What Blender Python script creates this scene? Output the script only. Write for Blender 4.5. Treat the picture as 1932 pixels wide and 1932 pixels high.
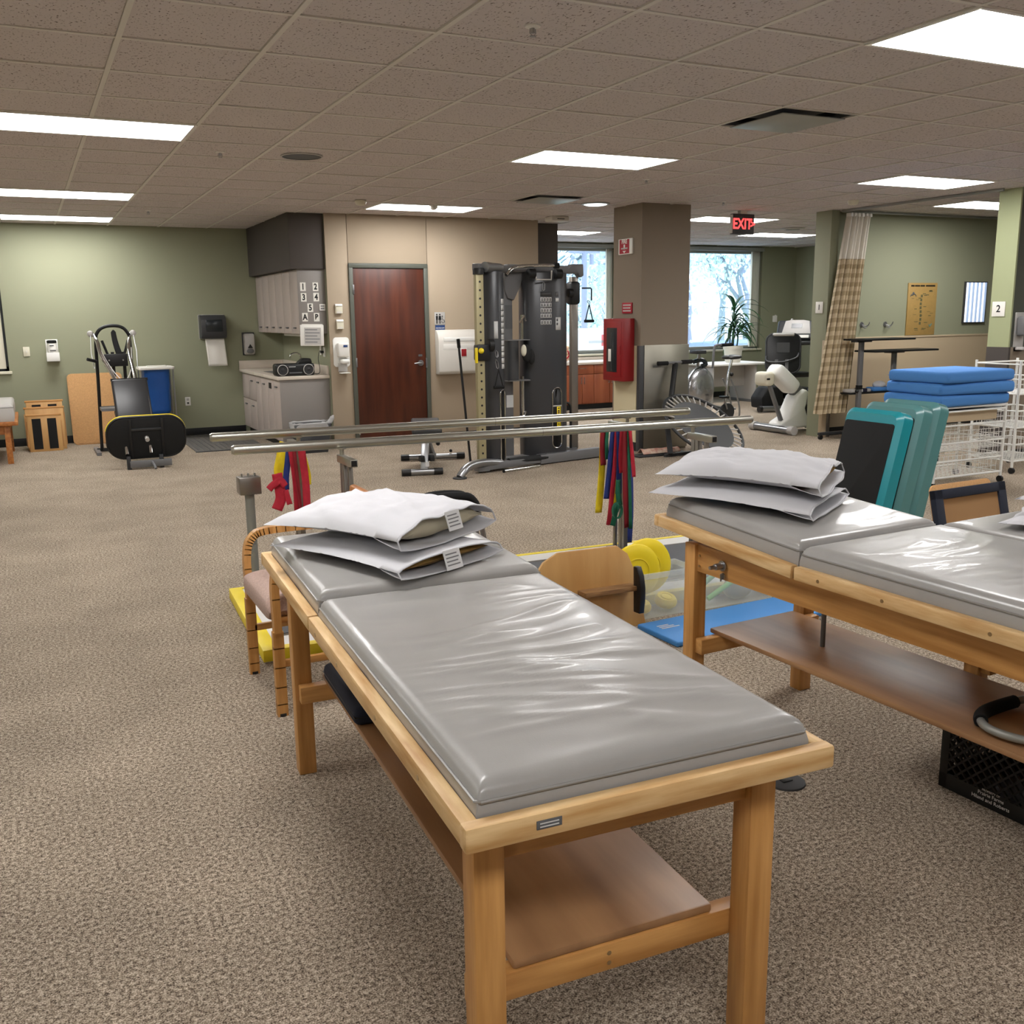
import bpy, bmesh, math, random
from mathutils import Vector, Matrix, Euler, noise
random.seed(7)
for o in list(bpy.data.objects): bpy.data.objects.remove(o)
S = bpy.context.scene
COL = S.collection
PI = math.pi
R = math.radians
# ------------------------------------------------------------------ camera
HC = 1.5635
cam = bpy.data.objects.new('camera', bpy.data.cameras.new('camera')); COL.objects.link(cam)
yaw, pit, rol = 0.458320616, -0.201019787, -0.0131521607
fw = Vector((math.sin(yaw)*math.cos(pit), math.cos(yaw)*math.cos(pit), math.sin(pit)))
rt = Vector((math.cos(yaw), -math.sin(yaw), 0)); up = rt.cross(fw)
rr, uu = rt*math.cos(rol)+up*math.sin(rol), up*math.cos(rol)-rt*math.sin(rol)
mm = Matrix((rr, uu, -fw)).transposed().to_4x4(); mm.translation = (0, 0, HC)
cam.matrix_world = mm
cam.data.sensor_width = 36; cam.data.lens = 1827.566/1932*36; cam.data.clip_start = .05; cam.data.clip_end = 200
S.camera = cam
# ------------------------------------------------------------------ world, exposure
W = bpy.data.worlds.new('sky'); S.world = W; W.use_nodes = True
bg = W.node_tree.nodes['Background']; bg.inputs[0].default_value = (.66, .83, 1, 1); bg.inputs[1].default_value = 3.2
S.view_settings.view_transform = 'Standard'; S.view_settings.look = 'None'
S.view_settings.exposure = 0.32; S.view_settings.gamma = 1; S.view_settings.use_curve_mapping = False
LAMP = 18            # emission of the ceiling troffers
sun = bpy.data.objects.new('sun', bpy.data.lights.new('sun', 'SUN')); COL.objects.link(sun)
sun.data.energy = 2.5; sun.data.angle = R(12); sun.rotation_euler = (R(48), 0, R(160)); sun.location = (6, 30, 12)

# ------------------------------------------------------------------ materials
def lin(h):
    if not isinstance(h, str): return tuple(h)[:3]
    v = [int(h[i:i+2], 16)/255 for i in (0, 2, 4)]
    return tuple(c/12.92 if c <= .04045 else ((c+.055)/1.055)**2.4 for c in v)
MATS = {}
def mat(name, col, rough=.5, metal=0, var=0, vscale=8, vec=(1, 1, 1), bump=0, bscale=60, coat=0, alpha=1, emit=0, trans=0, spec=.5, detail=4, col2=None):
    m = bpy.data.materials.new(name); m.use_nodes = True; MATS[name] = m
    nt = m.node_tree; N = nt.nodes; L = nt.links; b = N['Principled BSDF']; c = lin(col)
    b.inputs['Base Color'].default_value = (*c, 1); b.inputs['Roughness'].default_value = rough; b.inputs['Metallic'].default_value = metal
    b.inputs['Coat Weight'].default_value = coat; b.inputs['Alpha'].default_value = alpha; b.inputs['Specular IOR Level'].default_value = spec
    b.inputs['Transmission Weight'].default_value = trans
    if emit: b.inputs['Emission Color'].default_value = (*c, 1); b.inputs['Emission Strength'].default_value = emit
    if var or bump or col2:
        tc = N.new('ShaderNodeTexCoord'); mp = N.new('ShaderNodeMapping'); mp.inputs['Scale'].default_value = vec
        L.new(tc.outputs['Object'], mp.inputs['Vector'])
    if var or col2:
        nz = N.new('ShaderNodeTexNoise'); nz.inputs['Scale'].default_value = vscale; nz.inputs['Detail'].default_value = detail
        L.new(mp.outputs[0], nz.inputs['Vector'])
        cr = N.new('ShaderNodeValToRGB'); cr.color_ramp.elements[0].position = .3; cr.color_ramp.elements[1].position = .7
        c2 = lin(col2) if col2 else tuple(min(1, x*(1+var)) for x in c); c1 = c if col2 else tuple(x*(1-var) for x in c)
        cr.color_ramp.elements[0].color = (*c1, 1); cr.color_ramp.elements[1].color = (*c2, 1)
        L.new(nz.outputs[0], cr.inputs[0]); L.new(cr.outputs[0], b.inputs['Base Color'])
    if bump:
        n2 = N.new('ShaderNodeTexNoise'); n2.inputs['Scale'].default_value = bscale; n2.inputs['Detail'].default_value = 3
        L.new(mp.outputs[0], n2.inputs['Vector'])
        bp = N.new('ShaderNodeBump'); bp.inputs['Strength'].default_value = bump; bp.inputs['Distance'].default_value = .01
        L.new(n2.outputs[0], bp.inputs['Height']); L.new(bp.outputs[0], b.inputs['Normal'])
    return m
def carpet():
    m = mat('carpet', 'a59078', .95, spec=.1); nt = m.node_tree; N = nt.nodes; L = nt.links; b = N['Principled BSDF']
    tc = N.new('ShaderNodeTexCoord')
    a = N.new('ShaderNodeTexNoise'); a.inputs['Scale'].default_value = 230; a.inputs['Detail'].default_value = 5; a.inputs['Roughness'].default_value = .68
    c = N.new('ShaderNodeTexNoise'); c.inputs['Scale'].default_value = 2.2; c.inputs['Detail'].default_value = 3
    f = N.new('ShaderNodeTexNoise'); f.inputs['Scale'].default_value = 80; f.inputs['Detail'].default_value = 2
    for n in (a, c, f): L.new(tc.outputs['Object'], n.inputs['Vector'])
    mx = N.new('ShaderNodeMath'); mx.operation = 'MULTIPLY_ADD'; mx.inputs[1].default_value = .45; L.new(f.outputs[0], mx.inputs[0]); L.new(a.outputs[0], mx.inputs[2])
    cr = N.new('ShaderNodeValToRGB'); e = cr.color_ramp.elements
    e[0].position = .59; e[0].color = (*lin('4b4038'), 1); e[1].position = .87; e[1].color = (*lin('e4d6c3'), 1)
    k = e.new(.725); k.color = (*lin('a39380'), 1)
    L.new(mx.outputs[0], cr.inputs[0])
    mm_ = N.new('ShaderNodeMix'); mm_.data_type = 'RGBA'; mm_.blend_type = 'MULTIPLY'; mm_.inputs[0].default_value = .3
    L.new(cr.outputs[0], mm_.inputs[6]); L.new(c.outputs[1], mm_.inputs[7])
    cr2 = N.new('ShaderNodeValToRGB'); cr2.color_ramp.elements[0].position = .3; cr2.color_ramp.elements[0].color = (.78, .78, .78, 1); cr2.color_ramp.elements[1].position = .7
    L.new(c.outputs[0], cr2.inputs[0]); L.new(cr2.outputs[0], mm_.inputs[7]); mm_.inputs[0].default_value = 1
    L.new(mm_.outputs[2], b.inputs['Base Color'])
    bp = N.new('ShaderNodeBump'); bp.inputs['Strength'].default_value = .8; bp.inputs['Distance'].default_value = .006
    L.new(a.outputs[0], bp.inputs['Height']); L.new(bp.outputs[0], b.inputs['Normal'])
carpet()
def acoustic():
    m = mat('ceiling_tile', 'b5aca4', .95, spec=.1); nt = m.node_tree; N = nt.nodes; L = nt.links; b = N['Principled BSDF']
    tc = N.new('ShaderNodeNewGeometry'); mp = N.new('ShaderNodeMapping'); mp.inputs['Scale'].default_value = (1, .55, 1); L.new(tc.outputs['Position'], mp.inputs['Vector'])
    a = N.new('ShaderNodeTexNoise'); a.inputs['Scale'].default_value = 95; a.inputs['Detail'].default_value = 2; L.new(mp.outputs[0], a.inputs['Vector'])
    v = N.new('ShaderNodeTexNoise'); v.inputs['Scale'].default_value = 300; v.inputs['Detail'].default_value = 1; L.new(tc.outputs['Position'], v.inputs['Vector'])
    cr = N.new('ShaderNodeValToRGB'); e = cr.color_ramp.elements; e[0].position = .30; e[0].color = (*lin('7a716a'), 1); e[1].position = .40; e[1].color = (*lin('cec6c4'), 1)
    L.new(a.outputs[0], cr.inputs[0]); L.new(cr.outputs[0], b.inputs['Base Color'])
    bp = N.new('ShaderNodeBump'); bp.inputs['Strength'].default_value = .5; bp.inputs['Distance'].default_value = .004
    ad = N.new('ShaderNodeMath'); ad.operation = 'MULTIPLY_ADD'; ad.inputs[1].default_value = .4; L.new(v.outputs[0], ad.inputs[0]); L.new(cr.outputs[0], ad.inputs[2])
    L.new(ad.outputs[0], bp.inputs['Height']); L.new(bp.outputs[0], b.inputs['Normal'])
acoustic()
def wood(name, c1, c2, axis='y', sc=6, rough=.4, stretch=14, bump=.05, coat=0):
    vec = {'x': (1, stretch, stretch), 'y': (stretch, 1, stretch), 'z': (stretch, stretch, 1)}[axis]
    return mat(name, c1, rough, vec=tuple(v*.5 for v in vec), vscale=sc, col2=c2, bump=bump, bscale=sc*5, detail=6, coat=coat)
for ax in 'xyz': wood('maple_'+ax, 'a8743a', 'd29e5e', ax, 5, .42)
wood('maple_worn', 'b98a4f', 'e6c794', 'y', 9, .5, 8); wood('maple_wornx', 'b98a4f', 'e6c794', 'x', 9, .5, 8)
wood('shelf_wood', '7e5a3c', 'b98f66', 'y', 1.8, .38, 7, .05); wood('ply', 'b98a50', 'cfa468', 'z', 3, .5, 6); wood('ply_edge', '6a4a2e', 'a07a4e', 'x', 20, .6)
wood('door_wood', '3f1a0d', '5c2b17', 'z', 2.5, .38, 9, .02); wood('cabinet_wood', '844329', 'a05a3a', 'z', 2.5, .42, 8, .02)
wood('oak_old', '98582a', 'b97a3e', 'y', 5, .45); mat('hardboard', 'b98d5c', .8, var=.13, vscale=90, bump=.1, bscale=150)
mat('green_wall', '93957c', .75, bump=.05, bscale=300); mat('green_light', 'a1a781', .7); mat('beige_wall', 'aa9a85', .75, bump=.05, bscale=300)
mat('taupe_wall', '857868', .75, bump=.05, bscale=300); mat('wainscot', 'c0ad90', .6); mat('cream', 'cfc3a0', .6); mat('charcoal_wall', '4b4541', .8); mat('dark_green', '4e5148', .7)
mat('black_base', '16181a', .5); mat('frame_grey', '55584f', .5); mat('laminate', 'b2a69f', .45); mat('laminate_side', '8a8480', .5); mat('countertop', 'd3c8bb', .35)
mat('white', 'e8e6e0', .45); mat('white_gloss', 'eeeeea', .25); mat('cream_plastic', 'ddd8c4', .4); mat('off_white', 'd6d2ca', .5); mat('black', '0e0f11', .45); mat('black_matte', '121314', .8); mat('rubber', '0a0a0b', .9, bump=.2, bscale=500)
mat('charcoal', '2b2c2e', .5); mat('dark_grey', '3c3d3f', .45); mat('shroud', '3d3e41', .33, metal=.15); mat('grey_plastic', '6b6b6c', .45); mat('grey_paint', '8a8a84', .45, metal=.3); mat('light_grey', 'b9b6b2', .45)
mat('silver', 'a5a6a8', .3, metal=.9); mat('chrome', 'd6d6d6', .12, metal=1); mat('steel', 'a9a79e', .32, metal=.95, var=.06, vscale=4); mat('satin', 'b2b1a8', .3, metal=.9); mat('brushed', '8f8a84', .35, metal=.9)
mat('stainless', '9d998d', .33, metal=.85, var=.08, vscale=3); mat('beige_metal', 'a9a07c', .45, metal=.3); mat('screw', 'b89f78', .35, metal=.9)
mat('vinyl', '9b9996', .29, var=.05, vscale=7, bump=.03, bscale=300, coat=.1); mat('vinyl_side', '8d8b88', .34, bump=.05, bscale=200); mat('seam', '5d5c59', .5); mat('vinyl_black', '1d1d1f', .38, bump=.08, bscale=120)
mat('cotton', 'c6c6ca', .9, bump=.35, bscale=9, spec=.15); mat('cotton_in', 'b9b19a', .9); mat('ochre', '8f6f38', .8, bump=.08, bscale=60); mat('tag', 'dcdcdc', .7); mat('print', '3a3a3c', .8); mat('print_grey', '7d7d7f', .8)
mat('red', '97121c', .45); mat('red_cab', '8c141a', .4); mat('red_sign', 'a51a2e', .5); mat('band_red', 'b01c30', .75, var=.12, vscale=30); mat('band_maroon', '84131f', .75); mat('band_yellow', 'e6cb16', .7, var=.1, vscale=25); mat('band_blue', '1d2f74', .75, var=.15, vscale=30); mat('band_green', '0f5c42', .75, var=.15, vscale=30); mat('navy', '12162e', .7); mat('navy_fabric', '161c2c', .85, bump=.2, bscale=300)
mat('yellow', 'ecd322', .4); mat('yellow_paint', 'e8d02a', .5, var=.05); mat('platform_white', 'd4d2cf', .45); mat('platform_grey', '4b4c4f', .7, bump=.1, bscale=300); mat('foam_blue', '4a86cc', .85, bump=.12, bscale=260); mat('mat_blue', '3e82c4', .55)
mat('teal', '17838e', .28); mat('teal_grey', '4f7f80', .28); mat('pink_fabric', 'b49b90', .9, var=.14, vscale=140, bump=.3, bscale=300); mat('tote', 'e9eeea', .4, alpha=.26); mat('lime', '8fce72', .5); mat('mint', '8fc3a0', .6)
mat('bag_blue', '0f4f9c', .35, bump=.35, bscale=25); mat('bag_clear', 'cfcfcf', .25, alpha=.55, bump=.5, bscale=40); mat('foil', 'a9a9ab', .25, metal=.8, bump=.6, bscale=14)
mat('curtain_mesh', 'ded8cc', .9, alpha=.93); mat('screen_dark', '20262a', .2); mat('screen_lcd', '8e979c', .3); mat('poster', 'a8884e', .6, var=.06, vscale=30); mat('poster_ink', '5c5a3c', .7); mat('leaf', '24522a', .4, var=.3, vscale=6); mat('pot', 'd9d5c8', .5); mat('soil', '2a2019', .9)
mat('blind', 'd6d0bd', .7); mat('alu_frame', '9a9d98', .4, metal=.3); mat('dark_frame', '3a3e40', .5); mat('cardboard', '9a754d', .85); mat('floormat', '5e5b57', .85, bump=.2, bscale=150); mat('towel', 'b77b6c', .95, col2='d8c9b4', vscale=18); mat('paper', 'e9e6de', .8, bump=.1, bscale=80); mat('label', 'c9cac9', .6); mat('label_dark', '5c5d5f', .6); mat('blue_sign', '1e3f74', .5); mat('bone', 'd8b79a', .7)
mat('asphalt', '9fa6ad', .9); mat('grass', '8fbf86', .9, var=.2, vscale=3); mat('bark_hazed', '8d97ad', .9); mat('blossom', 'dfeef5', .9, var=.06); mat('conifer', '93adc0', .9, var=.2); mat('truck_white', 'f2f5f8', .5); mat('blue_panel', '6f86c0', .5); mat('red_panel', 'd8323c', .5); mat('violet', '5b3f9c', .5)  # bark tone is pale and bluish, with outdoor haze painted into the colour
mat('lamp_panel', (1, .985, .97), .6, emit=LAMP); mat('lamp_window', (.95, .98, 1), .6, emit=2.0); mat('exit_red', (1, .05, .05), .5, emit=2.2); mat('viewer', (.42, .56, .8), .5, emit=.45); mat('viewer_bright', (.85, .9, 1), .5, emit=.75); mat('lens', 'cfd6dc', .2)
def gingham():
    m = mat('curtain_check', 'b09a78', .9); nt = m.node_tree; N = nt.nodes; L = nt.links; b = N['Principled BSDF']
    uv = N.new('ShaderNodeTexCoord'); sp = N.new('ShaderNodeSeparateXYZ'); L.new(uv.outputs['UV'], sp.inputs[0]); out = []
    for ch, fr in ((0, 1), (1, 1)):
        f = N.new('ShaderNodeMath'); f.operation = 'FRACT'; L.new(sp.outputs[ch], f.inputs[0])
        g = N.new('ShaderNodeMath'); g.operation = 'GREATER_THAN'; g.inputs[1].default_value = .5; L.new(f.outputs[0], g.inputs[0]); out.append(g)
    a = N.new('ShaderNodeMath'); a.operation = 'ADD'; L.new(out[0].outputs[0], a.inputs[0]); L.new(out[1].outputs[0], a.inputs[1])
    h = N.new('ShaderNodeMath'); h.operation = 'MULTIPLY'; h.inputs[1].default_value = .5; L.new(a.outputs[0], h.inputs[0])
    cr = N.new('ShaderNodeValToRGB'); e = cr.color_ramp.elements; e[0].color = (*lin('c6b596'), 1); e[1].color = (*lin('8a785c'), 1); k = e.new(.5); k.color = (*lin('a99777'), 1)
    L.new(h.outputs[0], cr.inputs[0]); L.new(cr.outputs[0], b.inputs['Base Color'])
gingham()
def glass():
    m = bpy.data.materials.new('glass'); m.use_nodes = True; MATS['glass'] = m; N = m.node_tree.nodes; L = m.node_tree.links
    b = N['Principled BSDF']; b.inputs['Base Color'].default_value = (.95, .98, 1, 1); b.inputs['Roughness'].default_value = .03; b.inputs['Alpha'].default_value = .12
glass()

# ------------------------------------------------------------------ geometry helpers
class G:
    def __init__(s): s.bm = bmesh.new()
    def add(s, vs, fs, M=None):
        v = [s.bm.verts.new(M @ Vector(p) if M else Vector(p)) for p in vs]
        for f in fs:
            try: s.bm.faces.new([v[i] for i in f])
            except ValueError: pass
        return s
    def box(s, x0, x1, y0, y1, z0, z1, bev=0, M=None, seg=2):
        t = bmesh.new(); bmesh.ops.create_cube(t, size=1)
        for v in t.verts: v.co = Vector((x0+(v.co.x+.5)*(x1-x0), y0+(v.co.y+.5)*(y1-y0), z0+(v.co.z+.5)*(z1-z0)))
        if bev: bmesh.ops.bevel(t, geom=t.edges[:], offset=min(bev, .49*min(abs(x1-x0), abs(y1-y0), abs(z1-z0))), segments=seg, affect='EDGES', profile=.5)
        return s.merge(t, M)
    def merge(s, t, M=None):
        t.verts.index_update()
        s.add([v.co.copy() for v in t.verts], [[v.index for v in f.verts] for f in t.faces], M); t.free(); return s
    def cyl(s, p0, p1, r, r2=None, n=14, M=None):
        return s.tube([p0, p1], [r, r if r2 is None else r2], n, M=M)
    def tube(s, pts, r, n=10, closed=False, M=None):
        P = [Vector(p) for p in pts]; k = len(P); rs = r if isinstance(r, (list, tuple)) else [r]*k
        vs, fs = [], []; prev = None
        for i, p in enumerate(P):
            a = P[i-1] if (i or closed) else P[0]; b = P[(i+1) % k] if (i < k-1 or closed) else P[-1]
            t = (b-a).normalized()
            if prev is None: u = t.orthogonal().normalized()
            else:
                u = prev - t*prev.dot(t)
                u = u.normalized() if u.length > 1e-6 else t.orthogonal().normalized()
            prev = u; w = t.cross(u)
            vs += [p+(u*math.cos(2*PI*j/n)+w*math.sin(2*PI*j/n))*rs[i] for j in range(n)]
        m = k if closed else k-1
        for i in range(m):
            for j in range(n):
                a = i*n+j; b = i*n+(j+1) % n; c = ((i+1) % k)*n+(j+1) % n; d = ((i+1) % k)*n+j; fs.append((a, b, c, d))
        if not closed: fs += [tuple(range(n))[::-1], tuple((k-1)*n+j for j in range(n))]
        return s.add(vs, fs, M)
    def bar(s, p0, p1, w, h=None, M=None, bev=0):
        # square tube between two points
        h = h or w; p0, p1 = Vector(p0), Vector(p1); d = p1-p0; L = d.length
        q = d.to_track_quat('Z', 'Y').to_matrix().to_4x4(); q.translation = p0
        return s.box(-w/2, w/2, -h/2, h/2, 0, L, bev, (M @ q) if M else q)
    def lathe(s, prof, n=24, M=None, cap=True):
        vs, fs = [], []
        for r, z in prof: vs += [(r*math.cos(2*PI*j/n), r*math.sin(2*PI*j/n), z) for j in range(n)]
        for i in range(len(prof)-1):
            for j in range(n): fs.append((i*n+j, i*n+(j+1) % n, (i+1)*n+(j+1) % n, (i+1)*n+j))
        if cap: fs += [tuple(range(n))[::-1], tuple((len(prof)-1)*n+j for j in range(n))]
        return s.add(vs, fs, M)
    def prism(s, poly, a, b, ax='y', bev=0, M=None):
        # poly: 2-D outline; ax = axis of extrusion (x: poly=(y,z), y: poly=(x,z), z: poly=(x,y))
        f = {'x': lambda p, t: (t, p[0], p[1]), 'y': lambda p, t: (p[0], t, p[1]), 'z': lambda p, t: (p[0], p[1], t)}[ax]
        t = bmesh.new(); n = len(poly); va = [t.verts.new(f(p, a)) for p in poly]; vb = [t.verts.new(f(p, b)) for p in poly]
        t.faces.new(va[::-1]); t.faces.new(vb)
        for i in range(n): t.faces.new((va[i], va[(i+1) % n], vb[(i+1) % n], vb[i]))
        bmesh.ops.recalc_face_normals(t, faces=t.faces[:])
        if bev:
            es = [e for e in t.edges if e.calc_face_angle(0) > R(40)]
            bmesh.ops.bevel(t, geom=es, offset=bev, segments=2, affect='EDGES', profile=.5)
        return s.merge(t, M)
    def grid(s, fn, nu, nv, M=None, cu=False):
        vs = [fn(i/(nu if cu else nu-1), j/(nv-1)) for i in range(nu) for j in range(nv)]; fs = []
        for i in range(nu if cu else nu-1):
            for j in range(nv-1): a = i*nv+j; b = ((i+1) % nu)*nv+j; fs.append((a, b, b+1, a+1))
        return s.add(vs, fs, M)
    def ball(s, c, r, n=16, m=10, M=None):
        r = r if isinstance(r, (tuple, list)) else (r, r, r); t = bmesh.new(); bmesh.ops.create_uvsphere(t, u_segments=n, v_segments=m, radius=1)
        for v in t.verts: v.co = Vector((c[0]+v.co.x*r[0], c[1]+v.co.y*r[1], c[2]+v.co.z*r[2]))
        return s.merge(t, M)
    def done(s, name, m, parent=None, angle=38, solid=0, kind=None, recalc=True):
        if recalc: bmesh.ops.recalc_face_normals(s.bm, faces=s.bm.faces[:])
        me = bpy.data.meshes.new(name); s.bm.to_mesh(me); s.bm.free()
        for p in me.polygons: p.use_smooth = True
        me.set_sharp_from_angle(angle=R(angle)); me.materials.append(MATS[m])
        o = bpy.data.objects.new(name, me); COL.objects.link(o); o.parent = parent
        if solid: md = o.modifiers.new('thickness', 'SOLIDIFY'); md.thickness = solid; md.offset = 0
        if kind: o['kind'] = kind
        return o
def rrect(w, h, r, n=6, cx=0, cz=0):
    out = []
    for sx, sz, a0 in ((1, -1, -90), (1, 1, 0), (-1, 1, 90), (-1, -1, 180)):
        for i in range(n+1):
            a = R(a0+90*i/n); out.append((cx+sx*(w/2-r)+r*math.cos(a), cz+sz*(h/2-r)+r*math.sin(a)))
    return out
def tag(o, label, cat, group=None):
    o['label'] = label; o['category'] = cat
    if group: o['group'] = group
    return o
def thing(name, label, cat, loc=(0, 0, 0), rz=0, group=None, rot=None):
    o = bpy.data.objects.new(name, None); o.empty_display_size = .05; COL.objects.link(o); o.location = loc
    o.rotation_euler = rot or (0, 0, R(rz)); return tag(o, label, cat, group)
def struct(o, label=None):
    o['kind'] = 'structure'
    if label: o['label'] = label
    return o
def sempty(name): o = bpy.data.objects.new(name, None); o.empty_display_size = .05; COL.objects.link(o); return struct(o)
def dup(root, loc, rot=None, label=None, group=None):
    r = root.copy(); COL.objects.link(r); r.location = loc
    if rot is not None: r.rotation_euler = rot
    if label: r['label'] = label
    if group: r['group'] = group
    for ch in list(root.children):
        c = ch.copy(); COL.objects.link(c); c.parent = r
        for g in ch.children: d = g.copy(); COL.objects.link(d); d.parent = c
    return r
def text(s, size, m, parent, loc, rot=(PI/2, 0, 0), name='lettering', align='CENTER', sx=1, bold=0):
    c = bpy.data.curves.new(name, 'FONT'); c.body = s; c.size = size; c.align_x = align; c.align_y = 'CENTER'; c.extrude = .0004; c.offset = bold
    t = bpy.data.objects.new('t', c); COL.objects.link(t)
    me = bpy.data.meshes.new_from_object(t.evaluated_get(bpy.context.evaluated_depsgraph_get())); bpy.data.objects.remove(t); bpy.data.curves.remove(c)
    me.materials.clear(); me.materials.append(MATS[m])
    o = bpy.data.objects.new(name, me); COL.objects.link(o); o.parent = parent; o.location = loc; o.rotation_euler = rot; o.scale = (sx, 1, 1); return o
def arc(c, r, a0, a1, n=8, plane='xz', o=0):
    out = []
    for i in range(n+1):
        a = R(a0+(a1-a0)*i/n); p, q = c[0]+r*math.cos(a), c[1]+r*math.sin(a)
        out.append({'xz': (p, o, q), 'yz': (o, p, q), 'xy': (p, q, o)}[plane])
    return out

# ================================================================== ROOM SHELL
XL, XR, YN, YG, YW, CH = -4.6, 13.35, -4.4, 13.77, 14.65, 2.743
struct(G().box(XL-.2, XR+.2, YN-.2, YW+.25, -.12, 0).done('floor', 'carpet'))
ceil = struct(G().box(XL-.2, XR+.2, YN-.2, YW+.25, CH+.06, CH+.16).done('ceiling', 'off_white'))
U = .6096; GX, GY = .4893, 4.1175
lights = [(-1, 4), (-1, 10), (-1, 14), (5, 4), (5, 10), (5, -2), (11, 4), (15, 6), (10, 14), (16, 13), (12, 10), (-1, -2), (11, -2), (-7, 4), (-7, -2), (-7, 10), (-1, -8), (5, -8), (11, -8), (-7, -8), (15, 0)]
taken = set()
for a, b in lights: taken |= {(a, b), (a+1, b)}
vents = [(6, 1), (7, 8)]; taken |= set(vents)
tile_me = None; far = G(); cells = []
for i in range(-9, 22):
    for j in range(-15, 18):
        x0, x1, y0, y1 = GX+i*U, GX+(i+1)*U, GY+j*U, GY+(j+1)*U
        if (i, j) in taken or x1 < XL or x0 > XR or y1 < YN or y0 > YW: continue
        c = Vector(((x0+x1)/2, (y0+y1)/2, CH)); d = c-Vector((0, 0, HC)); z = d.dot(fw)
        seen = z > .5 and abs(d.dot(rr)/z) < .60 and d.dot(uu)/z < .60
        cells.append((0 if seen else 1, d.length, i, j, x0, x1, y0, y1))
cells.sort(); hw = U/2-.011
base = G().box(-hw, hw, -hw, hw, .0, .015, .004, seg=1).done('ceiling_tile', 'ceiling_tile', ceil)
for n, (sn, _, i, j, x0, x1, y0, y1) in enumerate(cells):
    rnd = random.Random(i*131+j*7)
    dz = CH+.002+rnd.uniform(-.0015, .003)
    if n < 290 and not sn:
        o = base if n == 0 else base.copy()
        if n: COL.objects.link(o)
        o.location = ((x0+x1)/2, (y0+y1)/2, dz); o.rotation_euler = (rnd.uniform(-.003, .003), rnd.uniform(-.003, .003), 0)
    else:
        far.box(max(x0, XL)+.011, min(x1, XR)-.011, max(y0, YN)+.011, min(y1, YW)-.011, dz, dz+.015)
far.done('ceiling_tiles_beyond', 'ceiling_tile', ceil, kind='stuff')
for i in range(-8, 22):
    x = GX+i*U
    if XL < x < XR: G().box(x-.012, x+.012, YN, YW, CH-.003, CH+.012).done('grid_runner', 'off_white', ceil)
for j in range(-14, 18):
    y = GY+j*U
    if YN < y < YW: G().box(XL, XR, y-.012, y+.012, CH-.002, CH+.0115).done('grid_cross_runner', 'off_white', ceil)

def wall_with_holes(name, ax, c0, c1, a0, a1, z1, holes, m):
    g = G(); cur = a0
    def bx(p, q, r, s):
        if q-p < 1e-4 or s-r < 1e-4: return
        if ax == 'y': g.box(p, q, c0, c1, r, s)
        else: g.box(c0, c1, p, q, r, s)
    for h0, h1, hz0, hz1 in sorted(holes):
        bx(cur, h0, 0, z1); bx(h0, h1, 0, hz0); bx(h0, h1, hz1, z1); cur = h1
    bx(cur, a1, 0, z1); return struct(g.done(name, m))
wall_with_holes('wall_back', 'y', YG, YG+.15, XL, 3.32, CH+.06, [(-2.6, -.20, .95, 2.2)], 'green_wall')
struct(G().box(XL-.15, XL, YN, YG+.15, 0, CH+.06).done('wall_left', 'green_wall'))
struct(G().box(XL, XR, YN-.15, YN, 0, CH+.06).done('wall_rear', 'beige_wall'))
struct(G().box(XR, XR+.15, YN, YW+.2, 0, CH+.06).done('wall_right', 'green_wall'))
wall_with_holes('wall_window', 'y', YW, YW+.2, 6.5, XR, CH+.06, [(6.75, 9.27, .88, 2.66), (10.2, 12.52, .88, 2.66)], 'green_wall')
wb = struct(G().box(3.30, 6.06, 11.44, 11.6, 0, CH+.06).done('wall_door', 'beige_wall'))
G().box(3.25, 3.33, 11.43, 13.9, 0, CH+.06).done('return_face', 'green_wall', wb)
for x0, x1, z0 in ((3.25, 3.515, 0), (3.521, 4.515, 2.185), (4.521, 6.06, 0)):
    G().box(x0, x1, 11.42, 11.445, z0, CH+.05, .002).done('wall_panel', 'beige_wall', wb)
struct(G().box(6.06, 6.56, 11.8, YW+.1, 0, CH+.06).done('wall_return', 'charcoal_wall'))
# pillar with stainless guard and dark corner trim
pl = struct(G().box(6.21, 6.86, 9.26, 9.84, 0, CH+.06).done('wall_pillar', 'taupe_wall'))
G().box(6.200, 6.21, 9.33, 9.80, .1, 1.2).done('wainscot_panel', 'cream', pl)
G().box(6.255, 6.87, 9.248, 9.262, .02, 1.205, .003).done('steel_guard', 'stainless', pl)
G().box(6.195, 6.25, 9.248, 9.31, 0, 1.2, .004).done('corner_guard', 'dark_grey', pl)
G().box(6.198, 6.21, 9.31, 9.84, 0, .1).done('base_strip', 'black_base', pl)
# right partitions
pw = struct(G().box(8.98, XR, 9.27, 9.40, 0, CH+.06).done('wall_partition', 'green_wall'))
G().box(8.98, XR, 9.258, 9.272, .1, 1.205).done('wainscot_panel', 'wainscot', pw)
G().box(8.98, XR, 9.25, 9.272, 1.2, 1.225, .003).done('chair_rail', 'wainscot', pw)
G().box(8.98, XR, 9.255, 9.272, 0, .1).done('base_strip', 'black_base', pw)
G().box(8.86, 8.985, 9.15, 9.41, .0, CH+.06).done('end_post', 'green_wall', pw)
G().box(8.855, 8.93, 9.14, 9.20, 0, 1.2, .003).done('corner_guard', 'wainscot', pw); G().box(8.93, 8.99, 9.14, 9.2, 0, 1.2, .003).done('corner_guard', 'brushed', pw)
p2 = struct(G().box(9.05, XR, 6.76, 7.0, 0, CH+.06).done('wall_cubicle', 'dark_green'))
G().box(9.03, 9.052, 6.755, 7.005, 1.17, CH+.05).done('end_face', 'green_light', p2)
G().box(9.03, 9.06, 6.75, 7.01, 0, 1.17).done('end_guard', 'charcoal_wall', p2)
G().box(9.06, XR, 6.748, 6.762, .1, 1.17).done('wainscot_panel', 'taupe_wall', p2)
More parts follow.
